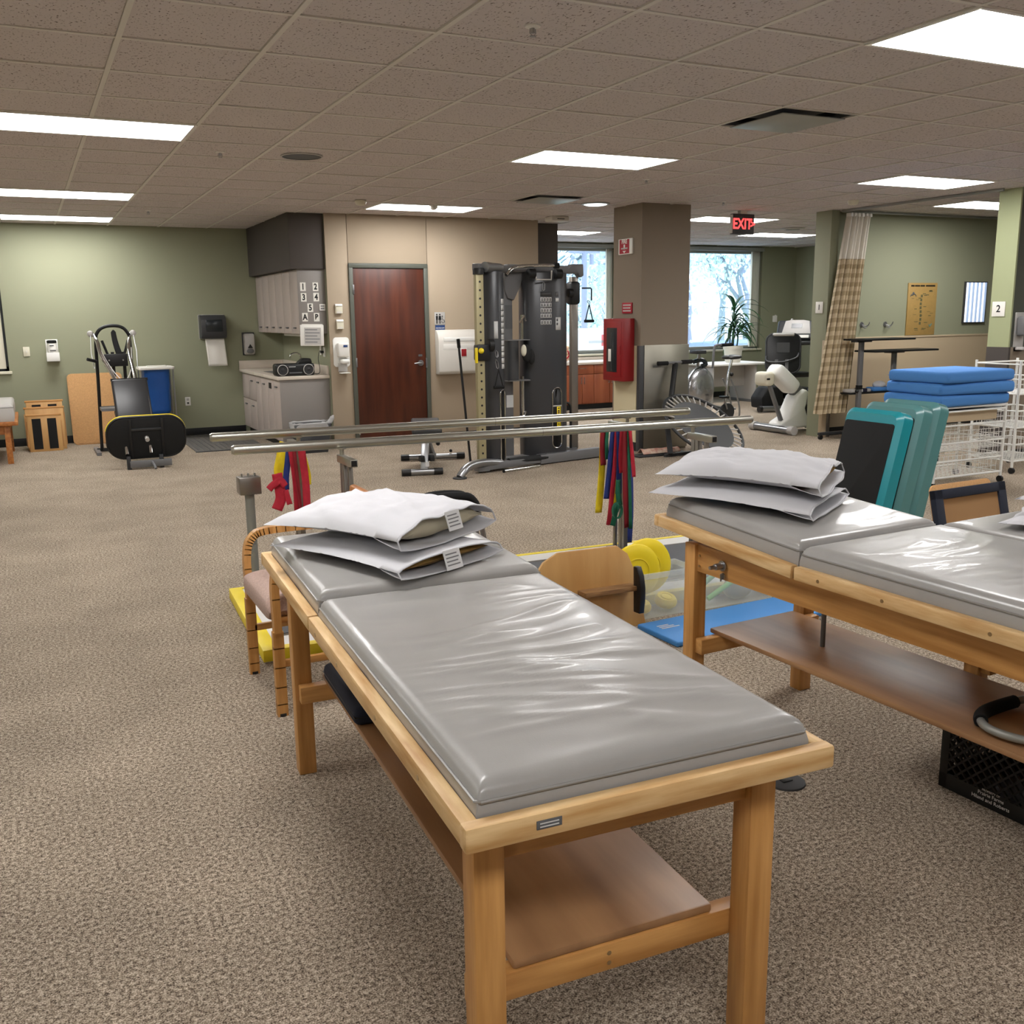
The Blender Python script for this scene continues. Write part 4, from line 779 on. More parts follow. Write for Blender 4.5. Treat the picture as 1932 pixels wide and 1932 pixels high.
# upper cabinet with the letters
uc = thing('wall_cabinet', 'pale grey laminate wall cabinet row with number cards on its end', 'cabinet', (2.92, 11.50, 1.37))
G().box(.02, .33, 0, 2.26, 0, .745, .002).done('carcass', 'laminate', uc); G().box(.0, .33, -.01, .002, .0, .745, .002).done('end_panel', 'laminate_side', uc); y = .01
for k in range(6):
    w = 2.25/6; d = G().box(.0, .021, y, y+w-.007, .003, .74, .003).done('door', 'laminate', uc); pull(d, 0, y+w/2, .07); y += w
G().box(.05, .3, .05, 1.0, -.03, 0, .004).done('under_light', 'off_white', uc)
for s, x, z in (('1', 2.982, 1.914), ('2', 3.131, 1.914), ('3', 2.985, 1.793), ('4', 3.134, 1.795), ('5', 3.057, 1.674), ('A', 2.988, 1.565), ('B', 3.128, 1.563)):
    t = thing('character_card', 'white card with black %s taped to the cabinet end' % {'1': 'numeral one', '2': 'numeral two', '3': 'numeral three', '4': 'numeral four', '5': 'numeral five', 'A': 'letter A', 'B': 'letter B'}[s], 'card', (x, 11.489, z)); G().box(-.033, .033, -.0015, .0005, -.049, .049).done('card', 'paper', t); text(s, .094, 'black', t, (0, -.002, -.002), sx=.82, bold=.0035)
t = thing('small_notice', 'small white plastic notice on the cabinet end beside card five', 'notice', (3.20, 11.489, 1.676)); G().box(-.035, .035, -.012, 0, -.038, .038, .003).done('frame', 'white', t); G().box(-.022, .022, -.0125, -.0115, .008, .022).done('print_line', 'print_grey', t); G().box(-.022, .022, -.0125, -.0115, -.022, -.004).done('print_line', 'print_grey', t)
t = thing('schedule_board', 'white framed schedule panel hanging off the wall cabinet end', 'notice', (3.057, 11.487, 1.353), rot=(0, R(1.5), 0)); G().box(-.14, .14, -.02, .0, -.122, .122, .004).done('frame', 'white', t); sc = G().box(-.095, .105, -.0215, -.018, -.108, .09).done('sheet', 'light_grey', t)
for k in range(5): G().box(-.085, .06+.03*(k % 2), -.0222, -.021, .06-.036*k, .072-.036*k).done('print_line', 'print_grey', sc)
G().box(-.12, .13, -.016, .0, .118, .132, .003).done('clip', 'off_white', t)
for n, (x, z, h) in enumerate(((3.03, 1.165, .11), )): wall_plate('wall_outlet', 'tall white outlet strip under the schedule panel', 'outlet', x+.21, 11.78, z, .05, h, [('socket', 'light_grey', (-.012, .012, -.03, .0, .002))], 'white').rotation_euler = (0, 0, R(-90))
wall_plate('wall_outlet', 'white power outlet above the worktop with a black plug', 'outlet', 3.249, 11.66, 1.15, .07, .115, [('socket', 'light_grey', (-.014, .014, .012, .04, .002))], 'white').rotation_euler = (0, 0, R(-90))
t = thing('waste_bin', 'black bin with a clear plastic liner in front of the cabinet end', 'bin', (2.92, 11.27, 0)); g = G(); g.add([(-.17, -.11, 0), (.17, -.11, 0), (.17, .11, 0), (-.17, .11, 0), (-.215, -.14, .34), (.215, -.14, .34), (.215, .14, .34), (-.215, .14, .34)], [(0, 1, 2, 3), (0, 1, 5, 4), (1, 2, 6, 5), (2, 3, 7, 6), (3, 0, 4, 7)]); g.done('bucket', 'charcoal', t, 30, solid=.004)
def linf(u, v):
    a = 2*PI*u; e = .35; cx = abs(math.cos(a))**e*(1 if math.cos(a) > 0 else -1); cy = abs(math.sin(a))**e*(1 if math.sin(a) > 0 else -1); w = 1.05+.06*noise.noise((cx*4, cy*4, v*3)); return (.215*cx*w, .14*cy*w, .36-.09*v+.012*noise.noise((cx*5, cy*5, 8)))
G().grid(linf, 48, 6, cu=True).done('liner', 'bag_clear', t, 60, solid=.001); G().tube(smooth([(.2, -.1, .34), (.23, -.1, .38), (.255, -.11, .43)], 5), [.03]*5+[.028]*3+[.022, .014, .008], 10).done('liner_knot', 'bag_clear', t)
t = thing('floor_mat', 'grey ribbed floor mat lying before the kitchenette cabinets', 'mat', (2.13, 12.75, 0)); G().box(-.42, .42, -.8, .95, 0, .012, .004).done('mat_body', 'floormat', t); G().box(-.43, .43, -.83, -.8, 0, .013, .003).done('mat_border', 'dark_grey', t)
for k in range(12): G().box(-.38+.067*k, -.37+.067*k, -.78, .92, .0115, .0135).done('rib', 'dark_grey', t)
# ------------------------------------------------------------------ on the door wall
for x, z, lab in ((3.375, 1.655, 'upper cream control box on the beige wall beside the door'), (3.38, 1.475, 'lower cream control box on the beige wall beside the door')):
    t = thing('control_box', lab, 'switch box', (x, 11.42, z)); G().box(-.042, .042, -.035, 0, -.055, .04, .004).done('body', 'cream_plastic', t); G().prism([(0, .058), (-.03, .058), (-.045, .035), (0, .035)], -.046, .04, 'x', .003).done('hood', 'white', t); G().box(-.03, .03, -.037, -.034, -.05, -.03).done('slot', 'off_white', t)
t = thing('sanitizer_dispenser', 'white hand sanitizer dispenser with drip tray beside the brown door', 'dispenser', (3.385, 11.42, .92))
G().prism(rrect(.20, .35, .04, cz=.23), -.012, 0, 'y', .003).done('back_board', 'white_gloss', t); G().box(-.065, .075, -.10, -.012, .17, .34, .02, seg=3).done('body', 'white', t); G().box(-.03, .07, -.125, -.03, .095, .15, .02, seg=3).done('nozzle', 'white_gloss', t); G().box(-.05, .06, -.03, -.012, .0, .1, .004).done('tray_back', 'light_grey', t); G().box(-.045, .075, -.11, -.012, -.02, -.008, .006).done('drip_tray', 'white_gloss', t); G().box(.0, .05, -.1035, -.1, .29, .315).done('logo', 'blue_sign', t)
t = thing('restroom_sign', 'grey and blue restroom sign with pictograms on the beige wall', 'sign', (4.665, 11.42, 1.49)); G().box(-.07, .07, -.006, 0, -.04, .115, .002).done('plate', 'light_grey', t); G().box(-.065, .065, -.007, -.004, -.115, -.045, .001).done('name_plate', 'blue_sign', t); text('RESTROOM', .023, 'white', t, (0, -.0075, -.08), sx=.95)
def figure(x, s=1, skirt=False, chair=False):
    g = G(); q = -.0065
    if chair: g.tube([(x+.018*math.cos(R(a)), q, .0+.018*math.sin(R(a))) for a in range(-200, 60, 20)], .003, 6); g.tube([(x-.01, q, .052), (x-.008, q, .02), (x+.014, q, .02), (x+.022, q, -.004)], .003, 6); g.cyl((x-.01, q-.002, .064), (x-.01, q, .064), .008, n=12)
    else:
        g.cyl((x, q-.001, .085), (x, q, .085), .010, n=14); g.prism([(x-.014, .07), (x+.014, .07), ((x+.02) if skirt else x+.012, .02), ((x-.02) if skirt else x-.012, .02)], q-.001, q, 'y'); g.box(x-.010, x-.002, q-.001, q, -.025, .022); g.box(x+.002, x+.010, q-.001, q, -.025, .022)
    g.done('pictogram', 'black', t)
figure(-.04); figure(0, skirt=True); figure(.042, chair=True)
t = thing('changing_station', 'white folded baby changing station mounted on the beige wall', 'changing station', (4.86, 11.42, .84)); G().prism([(0, 0), (-.10, 0), (-.13, .03), (-.13, .40), (-.10, .50), (-.05, .545), (0, .55)], -.27, .27, 'x', .015).done('body', 'off_white', t); G().box(-.2, .22, -.134, -.11, .40, .455, .008).done('hinge_bar', 'white_gloss', t); G().box(-.21, .21, -.1315, -.12, .30, .375, .004).done('top_panel', 'white', t); G().box(.02, .11, -.136, -.12, .21, .32, .008).done('label_frame', 'white_gloss', t); G().box(.03, .10, -.1375, -.13, .22, .31, .002).done('red_label', 'red', t)

# ================================================================== FUNCTIONAL TRAINER
ft = thing('functional_trainer', 'grey twin-tower cable weight machine with beige perforated posts', 'exercise machine', (4.6, 9.05, 0))
def F(x, y, z): return (x-4.6, y-9.05, z)
def tower(cx, cy, w, d, rz, z0, z1, name, bk=.45):
    M = Matrix.Translation(F(cx, cy, 0)) @ Matrix.Rotation(R(rz), 4, 'Z'); n = 14; out = []
    for i in range(n+1):
        a = R(180+180*i/n); out.append((w/2*math.cos(a), d*.55*math.sin(a)))
    out += [(w/2, d*bk), (-w/2, d*bk)]
    return G().prism(out, z0, z1, 'z', .004, M=M).done(name, 'shroud', ft, 50), M
tl_, ML = tower(4.215, 9.0, .27, .30, 12, .07, 1.985, 'left_shroud', .12); tr_, MR = tower(4.93, 9.16, .50, .24, -4, .07, 1.985, 'right_shroud')
# weight window, labels on the right tower
def onf(M, x, w_, d_): return -d_*.55*math.sqrt(max(0, 1-(x/(w_/2))**2))
def surf_panel(M, w_, d_, x0, x1, z0, z1, m, par, name, off=.003, n=5):
    g = G(); g.grid(lambda u, v: tuple(M @ Vector((x0+(x1-x0)*u, onf(M, x0+(x1-x0)*u, w_, d_)-off, z0+(z1-z0)*v))), n, 2); return g.done(name, m, par, 70, solid=.001)
for r_ in range(5):
    z = 1.735-.055*r_-(.012 if r_ == 4 else 0)
    for c_ in range(4):
        x = -.10+.031*c_; p = surf_panel(MR, .50, .24, x, x+.028, z-.045, z, 'label', tr_, 'exercise_label', .003, 3)
        surf_panel(MR, .50, .24, x+.009, x+.02, z-.038, z-.008, 'label_dark', p, 'label_figure', .0045, 3)
surf_panel(MR, .50, .24, -.10, .024, 1.745, 1.79, 'dark_grey', tr_, 'label_header'); surf_panel(MR, .50, .24, .07, .105, 1.74, 1.79, 'label_dark', tr_, 'notice_label'); surf_panel(MR, .50, .24, .07, .11, 1.69, 1.725, 'label', tr_, 'notice_label')
wl = surf_panel(MR, .50, .24, .07, .135, 1.40, 1.53, 'label', tr_, 'warning_label')
for k in range(2): surf_panel(MR, .50, .24, .078, .098, 1.49-.04*k, 1.515-.04*k, 'label_dark', wl, 'warning_print', .0045, 3)
for k in range(12): surf_panel(ML, .27, .30, .02, .075, 1.03+.058*k, 1.08+.058*k, 'label', tl_, 'exercise_label', .003, 3)
surf_panel(ML, .27, .30, -.06, -.02, 1.33, 1.50, 'label', tl_, 'warning_label')
def slot(M, w_, d_, cx, z0, z1, hw_, par, mats):
    c = [];
    for i in range(13): a = R(180*i/12); c.append((cx+hw_*math.cos(a), z1-hw_+hw_*math.sin(a)))
    for i in range(13): a = R(180+180*i/12); c.append((cx+hw_*math.cos(a), z0+hw_+hw_*math.sin(a)))
    pts = [tuple(M @ Vector((x, onf(M, x, w_, d_)-.004, z))) for x, z in c]
    g = G(); g.add(pts, [tuple(range(len(pts)))]); g.done('weight_window', 'black', par, solid=.002); G().tube(pts, .006, 8, closed=True).done('window_trim', 'chrome', par)
slot(MR, .50, .24, .085, .16, .80, .058, tr_, 0); slot(ML, .27, .30, .03, .10, .82, .035, tl_, 0)
ws = surf_panel(MR, .50, .24, .08, .128, .30, .60, 'yellow', tr_, 'weight_scale', .007)
for k in range(12): surf_panel(MR, .50, .24, .092, .112, .312+.024*k, .322+.024*k, 'black', ws, 'weight_mark', .0085, 3)
surf_panel(MR, .50, .24, .032, .138, .60, .615, 'light_grey', tr_, 'top_plate', .007); G().ball(tuple(MR @ Vector((.10, -.135, .54))), .013).done('selector_pin', 'ochre', tr_)
# posts
for (x, y, z1, nm) in ((4.02, 8.82, 1.955, 'left_post'), (5.33, 9.24, 1.95, 'right_post')):
    p = G().box(x-4.6-.04, x-4.6+.04, y-9.05-.03, y-9.05+.03, .10, z1, .004).done(nm, 'beige_metal' if 'left' in nm else 'brushed', ft)
    for k in range(22 if 'left' in nm else 0):
        z = .2+.08*k; G().cyl((x-4.6, y-9.05-.0315, z), (x-4.6, y-9.05-.028, z), .011, n=10).done('adjust_hole', 'black', p)
# top beam
tb = G(); tb.bar(F(4.0, 8.84, 2.02), F(4.55, 9.2, 2.02), .085, .07, bev=.01); tb.bar(F(4.5, 9.2, 2.03), F(5.36, 9.22, 2.02), .09, .08, bev=.01); tb.done('top_beam', 'grey_plastic', ft)
G().lathe([(.055, 0), (.055, .05), (.05, .06)], 20, M=Matrix.Translation(F(4.02, 8.82, 1.95)) @ Matrix.Rotation(0, 4, 'X')).done('post_cap', 'black', ft)
G().prism([(-.10, -.035), (-.02, .05), (.11, .05), (.115, -.07), (.08, -.09), (.04, -.04)], -.05, .05, 'y', .008, M=Matrix.Translation(F(5.30, 9.22, 2.03))).done('arm_casting', 'grey_plastic', ft)
G().cyl(F(4.08, 8.80, 2.02), F(4.32, 8.95, 2.02), .05, .042, n=18).done('beam_sleeve', 'silver', ft)
G().tube([F(*p) for p in smooth([(4.40, 8.98, 1.95), (4.52, 9.02, 2.03), (4.75, 9.0, 2.05), (4.98, 8.98, 2.05)], 5)], .018, 12).done('pull_up_bar', 'chrome', ft); G().cyl(F(4.95, 8.98, 2.05), F(5.0, 8.98, 2.05), .03, n=14).done('bar_grip', 'rubber', ft)
for x in (4.66, 4.97): G().cyl(F(x, 9.0, 1.97), F(x+.07, 9.0, 1.97), .05, n=18).done('pulley', 'black', ft)
G().tube([F(*p) for p in ((4.73, 8.98, 2.0), (4.735, 8.97, 1.91), (4.91, 8.97, 1.91), (4.92, 8.98, 2.0))], .008, 8).done('hanging_handle', 'light_grey', ft)
def link(a, b, par=ft, w=.014): 
    a, b = Vector(F(*a)), Vector(F(*b)); m = (a+b)/2; G().tube([a, m+Vector((w, 0, (a.z-m.z)*.5)), b+Vector((w*.8, 0, .01)), b, b+Vector((-w*.8, 0, .01)), m+Vector((-w, 0, (a.z-m.z)*.5))], .004, 6, closed=True).done('carabiner', 'silver', par)
link((4.82, 8.97, 1.89), (4.82, 8.97, 1.80))
# centre column and accessory rack
G().box(4.475-4.6, 4.585-4.6, .17, .25, .08, 2.0, .008).done('centre_column', 'grey_plastic', ft)
g = G(); g.prism([(-.06, .24), (-.05, .05), (-.02, -.03), (.05, -.05), (.13, .10), (.16, .24)], .14, .24, 'y', .004, M=Matrix.Translation((-.06, 0, 1.76))); g.done('gusset', 'grey_plastic', ft)
G().cyl(F(4.52, 9.12, .90), F(4.52, 9.12, 1.30), .075, n=22).done('storage_tube', 'dark_grey', ft); G().box(-.16, .10, .0, .14, .885, .895).done('storage_shelf', 'grey_plastic', ft); G().box(-.16, .10, .0, .14, 1.30, 1.308).done('storage_shelf', 'grey_plastic', ft)
for z0, z1 in ((1.30, 1.56), (.50, .93)): G().cyl(F(4.635, 9.1, z0), F(4.635, 9.1, z1), .018, n=12).done('curl_bar', 'chrome', ft)
G().tube([F(*p) for p in ((4.60, 9.08, 1.48), (4.64, 9.06, 1.55), (4.67, 9.08, 1.50))], .012, 8).done('bar_hook', 'chrome', ft); G().tube([F(*p) for p in ((4.56, 9.08, .50), (4.63, 9.06, .52), (4.66, 9.08, .56))], .012, 8).done('bar_hook', 'chrome', ft)
G().ball(F(4.64, 9.02, 1.17), (.05, .04, .09)).done('ankle_cuff', 'black_matte', ft); G().ball(F(4.70, 9.02, 1.13), (.035, .03, .08)).done('ankle_cuff', 'black_matte', ft); G().ball(F(4.60, 9.0, 1.20), (.03, .03, .06)).done('ankle_cuff', 'cream_plastic', ft)
G().box(-.10, -.02, .165, .172, .60, .73).done('notice_label', 'label', ft); G().box(-.1, -.02, .165, .172, 1.42, 1.66).done('notice_label', 'label_dark', ft)
# pulley carriages and handles
pc = G().box(4.02-4.6-.05, 4.02-4.6+.09, -.29, -.18, 1.12, 1.28, .02).done('left_carriage', 'black', ft); G().ball(F(4.0, 8.74, 1.22), .028).done('selector_knob', 'yellow', pc); G().box(-.655, -.63, -.3, -.27, 1.10, 1.25, .006).done('release_tab', 'yellow', pc)
G().cyl(F(4.10, 8.80, 1.27), F(4.15, 8.80, 1.27), .065, n=18).done('pulley', 'black', pc); link((4.17, 8.76, 1.22), (4.18, 8.76, 1.15)); link((4.165, 8.76, 1.13), (4.185, 8.76, 1.04))
def handle(x, y, z): G().tube([F(x, y, z), F(x-.045, y, z-.17)], .006, 6).done('handle_strap', 'black_matte', ft); G().tube([F(x, y, z), F(x+.045, y, z-.17)], .006, 6).done('handle_strap', 'black_matte', ft); G().cyl(F(x-.055, y, z-.175), F(x+.055, y, z-.175), .016, n=12).done('hand_grip', 'rubber', ft)
handle(4.20, 8.77, 1.03); handle(5.44, 9.1, 1.66)
g = G(); g.box(5.26-4.6, 5.38-4.6, .12, .25, 1.66, 1.90, .03); g.done('right_carriage', 'black', ft); G().cyl(F(5.21, 9.15, 1.78), F(5.26, 9.15, 1.78), .045, n=16).done('pulley', 'black', ft); G().tube([F(*p) for p in ((5.38, 9.15, 1.83), (5.47, 9.12, 1.83), (5.48, 9.12, 1.82), (5.48, 9.12, 1.70))], .008, 8).done('spring_hook', 'charcoal', ft); link((5.42, 9.1, 1.70), (5.44, 9.1, 1.665))
# base
bs = G(); bs.bar(F(4.05, 8.80, .06), F(4.75, 8.98, .06), .08, .07, bev=.01); bs.bar(F(4.75, 8.98, .06), F(5.60, 9.14, .06), .09, .10, bev=.01); bs.bar(F(4.3, 9.1, .05), F(5.1, 9.24, .05), .12, .08); bs.bar(F(4.02, 8.82, .02), F(4.02, 8.82, .11), .12); bs.bar(F(5.30, 9.24, .0), F(5.30, 9.24, .12), .09); bs.done('base_frame', 'grey_plastic', ft)
G().tube([F(*p) for p in smooth([(4.25, 8.86, .075), (4.0, 8.76, .11), (3.82, 8.68, .10), (3.72, 8.62, .05), (3.68, 8.60, .012)], 5)], [.042]*15+[.038]*6, 14).done('front_foot', 'silver', ft); G().lathe([(.07, 0), (.07, .012), (.03, .016)], 20, M=Matrix.Translation(F(3.68, 8.60, 0))).done('foot_pad', 'charcoal', ft)
G().cyl(F(4.35, 8.88, .075), F(4.85, 8.99, .075), .038, n=16).done('roller_pad', 'black_matte', ft)
g = G(); g.tube([F(*p) for p in smooth([(5.19, 9.2, .62), (5.25, 9.2, .60), (5.27, 9.2, .50), (5.27, 9.2, .12)], 5)], .014, 10); g.done('rear_guard', 'black', ft); G().bar(F(5.19, 9.2, .36), F(5.27, 9.2, .36), .02).done('guard_bar', 'black', ft)
t = thing('straight_bar', 'chrome exercise bar lying on the carpet before the cable machine', 'bar', (4.38, 8.72, .017)); G().cyl((-.17, -.02, 0), (.30, .10, 0), .016, n=14).done('rod', 'chrome', t); G().cyl((-.18, -.023, 0), (-.17, -.02, 0), .017, n=14).done('end_cap', 'black', t); G().cyl((.02, .03, 0), (.09, .048, 0), .0165, n=14).done('knurling', 'brushed', t)
t = thing('dowel_pole', 'thin black pole leaning on the beige perforated machine post', 'pole', (3.97, 9.02, 0)); G().cyl((0.02, 0, 0), (-.04, .12, 1.30), .012, n=10).done('shaft', 'black', t); G().cyl((-.037, .114, 1.24), (-.041, .122, 1.33), .018, n=12).done('handle_grip', 'rubber', t)
# ------------------------------------------------------------------ adjustable bench
t = thing('weight_bench', 'adjustable workout bench with grey pad on silver frame with black feet', 'bench', (3.62, 9.4, 0))
def B_(x, y, z): return (x-3.62, y-9.4, z)
for (xa, ya, xb, yb, h) in ((3.24, 9.02, 3.63, 8.93, .035), (3.58, 9.98, 4.25, 9.80, .04)):
    G().cyl(B_(xa, ya, h), B_(xb, yb, h), .032, n=14).done('foot_tube', 'silver', t); d = (Vector((xb-xa, yb-ya, 0))).normalized()
    for p, sg in ((Vector(B_(xa, ya, h)), 1), (Vector(B_(xb, yb, h)), -1)): G().cyl(p-d*sg*.005, p+d*sg*.085, .0355, n=14).done('foot_cap', 'black', t)
G().bar(B_(3.46, 8.98, .04), B_(3.52, 9.08, .38), .075, .05, bev=.006).done('front_post', 'silver', t); G().bar(B_(3.50, 9.02, .17), B_(3.9, 9.85, .06), .07, .06, bev=.006).done('spine', 'grey_plastic', t); G().bar(B_(3.62, 9.35, .36), B_(3.80, 9.6, .08), .06, bev=.006).done('adjust_arm', 'grey_plastic', t)
sg_ = Matrix.Translation(B_(3.58, 9.2, .40)) @ Matrix.Rotation(R(-20), 4, 'Z'); G().box(-.15, .15, -.22, .12, 0, .06, .02, M=sg_, seg=3).done('seat_pad', 'charcoal', t); G().box(-.15, .15, .14, .62, .02, .085, .02, M=sg_, seg=3).done('back_pad', 'dark_grey', t); G().box(-.05, .05, -.2, .6, -.03, .0, M=sg_).done('pad_rail', 'black', t)
for (x, y, z) in ((3.43, 8.97, .17), (3.53, 8.96, .17)): G().box(*[v for p in zip(B_(x-.025, y-.03, z-.03), B_(x+.025, y+.03, z+.03)) for v in p], .008).done('roller_bracket', 'black', t)
G().ball(B_(3.75, 9.32, .26), .022).done('knob', 'black', t); G().ball(B_(4.1, 9.82, .1), .018).done('knob', 'black', t); G().box(*[v for p in zip(B_(3.455, 8.935, .09), B_(3.495, 8.945, .14)) for v in p]).done('sticker', 'label', t)
# ================================================================== WINDOW CABINET AND SMALL THINGS
t = thing('window_cabinet', 'reddish wood base cabinets with doors and drawers under the window', 'cabinet', (6.7, 13.9, 0)); G().box(0, 2.5, .02, .72, .09, .74).done('carcass', 'cabinet_wood', t); G().box(0, 2.5, .08, .7, 0, .09).done('kick_board', 'black_base', t); x = .02
for w in (.62, .62, .45, .62):
    if x+w > 2.5: break
    d = G().box(x, x+w-.006, 0, .021, .585, .735, .003).done('drawer', 'cabinet_wood', t); G().tube([(x+w/2-.06, 0, .68), (x+w/2-.06, -.022, .68), (x+w/2+.06, -.022, .68), (x+w/2+.06, 0, .68)], .005, 6).done('handle', 'silver', d)
    for q in range(2):
        xa, xb = x+q*w/2, x+(q+1)*w/2; dd = G().box(xa, xb-.005, 0, .021, .10, .578, .003).done('door', 'cabinet_wood', t); hx = xb-.03 if q == 0 else xa+.03; G().tube([(hx, 0, .53), (hx, -.022, .53), (hx, -.022, .43), (hx, 0, .43)], .005, 6).done('handle', 'silver', dd)
    x += w
t = thing('countertop', 'cream stone-look worktop on the reddish cabinets under the window', 'countertop', (6.7, 13.88, .74)); G().box(-.01, 2.51, 0, .74, 0, .04, .006).done('slab', 'countertop', t); G().box(-.01, 2.51, .715, .735, .04, .09, .003).done('backsplash', 'countertop', t)
t = thing('pelvis_model', 'small bone coloured anatomical hip model on the window worktop', 'anatomical model', (7.99, 14.08, .781)); G().lathe([(.05, 0), (.05, .015)], 18).done('base', 'white', t); g = G(); g.ball((-.02, 0, .07), (.05, .03, .055)); g.ball((.035, 0, .09), (.035, .03, .05)); g.ball((0, 0, .16), (.045, .035, .045)); g.ball((.01, 0, .23), (.035, .03, .04)); g.tube(smooth([(0, 0, .02), (.03, 0, .12), (.01, 0, .25)], 5), .018, 8); g.done('bones', 'bone', t); G().tube(smooth([(-.03, -.02, .05), (.03, -.03, .11), (0, -.03, .19)], 5), .012, 8).done('muscle', 'band_red', t)
t = thing('spine_model', 'narrow tan tapered spine model standing on the window worktop', 'anatomical model', (8.86, 14.2, .781)); G().lathe([(.06, 0), (.06, .012)], 20).done('base', 'off_white', t)
for k in range(9): G().lathe([(.045-.004*k, 0), (.05-.0045*k, .012), (.035-.003*k, .026)], 12, M=Matrix.Translation((.004*math.sin(k), 0, .014+.03*k))).done('vertebra', 'bone', t)
t = thing('tissue_box', 'pale teal tissue box on the window worktop', 'box', (9.02, 14.15, .781), 10); G().box(-.06, .06, -.06, .06, 0, .13, .004).done('carton', 'mint', t); G().ball((0, 0, .14), (.035, .02, .03)).done('tissue', 'paper', t); G().box(-.045, .045, -.0615, -.06, .03, .09).done('label', 'lens', t)
t = thing('leaflet', 'folded pale green card standing at the worktop end', 'card', (9.15, 14.1, .781), -20); G().box(-.04, .04, 0, .004, 0, .18).done('front_sheet', 'mint', t); G().box(-.04, .04, .04, .044, 0, .175).done('back_sheet', 'paper', t)
# ------------------------------------------------------------------ pillar fittings (face x = 6.21)
def on_pillar(name, label, cat, y, z): return thing(name, label, cat, (6.20, y, z), -90)
t = on_pillar('fire_sign', 'red and white FIRE extinguisher arrow sign high on the pillar', 'sign', 9.565, 2.30); G().box(-.14, .14, -.012, .009, -.085, .085, .002).done('plate', 'white', t); G().box(-.115, .085, -.0135, -.011, -.076, .078).done('red_field', 'red_sign', t); text('FIRE', .062, 'white', t, (-.015, -.0142, .052), bold=.002); g = G(); g.box(-.03, .0, -.0150, -.013, -.03, .022); g.prism([(-.05, -.046), (-.015, -.072), (.02, -.046)], -.0150, -.013, 'y'); g.done('arrow', 'white', t); G().box(-.08, .05, -.0152, -.013, -.028, -.012).done('small_print', 'light_grey', t)
t = on_pillar('warning_sign', 'small red sign with three white lines above the extinguisher cabinet', 'sign', 9.53, 1.62); G().box(-.10, .10, -.004, .009, -.06, .06, .001).done('plate', 'red_sign', t)
for k in range(3): G().box(-.08, .08-.01*(k % 2), -.005, -.0035, .025-.032*k, .040-.032*k).done('print_line', 'light_grey', t)
t = on_pillar('extinguisher_cabinet', 'red metal fire extinguisher cabinet with glass slot on the pillar', 'fire cabinet', 9.585, .80); G().box(-.215, .215, -.15, .0, 0, .705, .008).done('box', 'red_cab', t); d = G().box(-.19, .175, -.156, -.15, .045, .665, .004).done('door', 'red_cab', t); G().box(-.13, .09, -.1575, -.154, .10, .60, .002).done('glass_panel', 'screen_dark', d); G().box(-.09, -.02, -.159, -.157, .22, .36, .001).done('inspection_tag', 'paper', d); G().cyl((-.02, -.1585, .12), (-.02, -.1585, .55), .006, n=8).done('hose', 'dark_grey', d); G().box(.14, .165, -.165, -.155, .30, .40, .004).done('latch', 'red', d)
# ------------------------------------------------------------------ rebounder
t = thing('rebounder', 'round mini trampoline tilted up on its stand with black T handle', 'trampoline', (6.72, 8.74, 0)); C = Vector((-.02, -.02, .325)); Mt = Matrix.Translation(C) @ Matrix.Rotation(R(10), 4, 'Y') @ Matrix.Rotation(R(37), 4, 'X')
G().tube([Mt @ Vector((.5*math.cos(2*PI*i/48), .5*math.sin(2*PI*i/48), 0)) for i in range(48)], .018, 10, closed=True).done('rim', 'charcoal', t)
G().lathe([(.385, -.003), (.385, .003)], 48, M=Mt).done('jump_mat', 'dark_grey', t)
for i in range(36):
    a = 2*PI*i/36; c_, s_ = math.cos(a), math.sin(a); G().cyl(Mt @ Vector((.382*c_, .382*s_, .002)), Mt @ Vector((.492*c_, .492*s_, .004)), .009, n=6).done('spring', 'light_grey', t)
pole_top = (-.10, .42, 1.0); G().bar((-.27, .30, .33), pole_top, .055, .045, bev=.006).done('handle_post', 'black', t); G().cyl((-.32, .44, 1.0), (.10, .40, 1.01), .016, n=12).done('handle_bar', 'grey_plastic', t); G().cyl((-.33, .44, 1.0), (-.20, .43, 1.0), .024, n=12).done('foam_grip', 'rubber', t); G().cyl((-.02, .41, 1.007), (.11, .40, 1.01), .024, n=12).done('foam_grip', 'rubber', t)
G().bar((-.46, -.02, .03), (-.36, .2, .36), .05).done('support_leg', 'charcoal', t); G().bar((-.52, .0, .018), (.2, .12, .018), .04, .03).done('base_bar', 'charcoal', t); G().bar((.2, .12, .018), (.25, .36, .45), .035).done('support_leg', 'charcoal', t)
t = thing('folded_blanket', 'red and cream checked cloth folded on the floor by the pillar', 'blanket', (6.20, 8.93, 0)); G().box(-.28, .40, -.10, .08, 0, .022, .01).done('tray', 'charcoal', t); g = G(); g.grid(lambda u, v: (-.2+.5*u, -.07+.13*v, .03+.05*math.sin(PI*v)*(1+.3*noise.noise((u*6, v*3, 2)))), 24, 12); g.done('cloth', 'towel', t, 70, solid=.004)

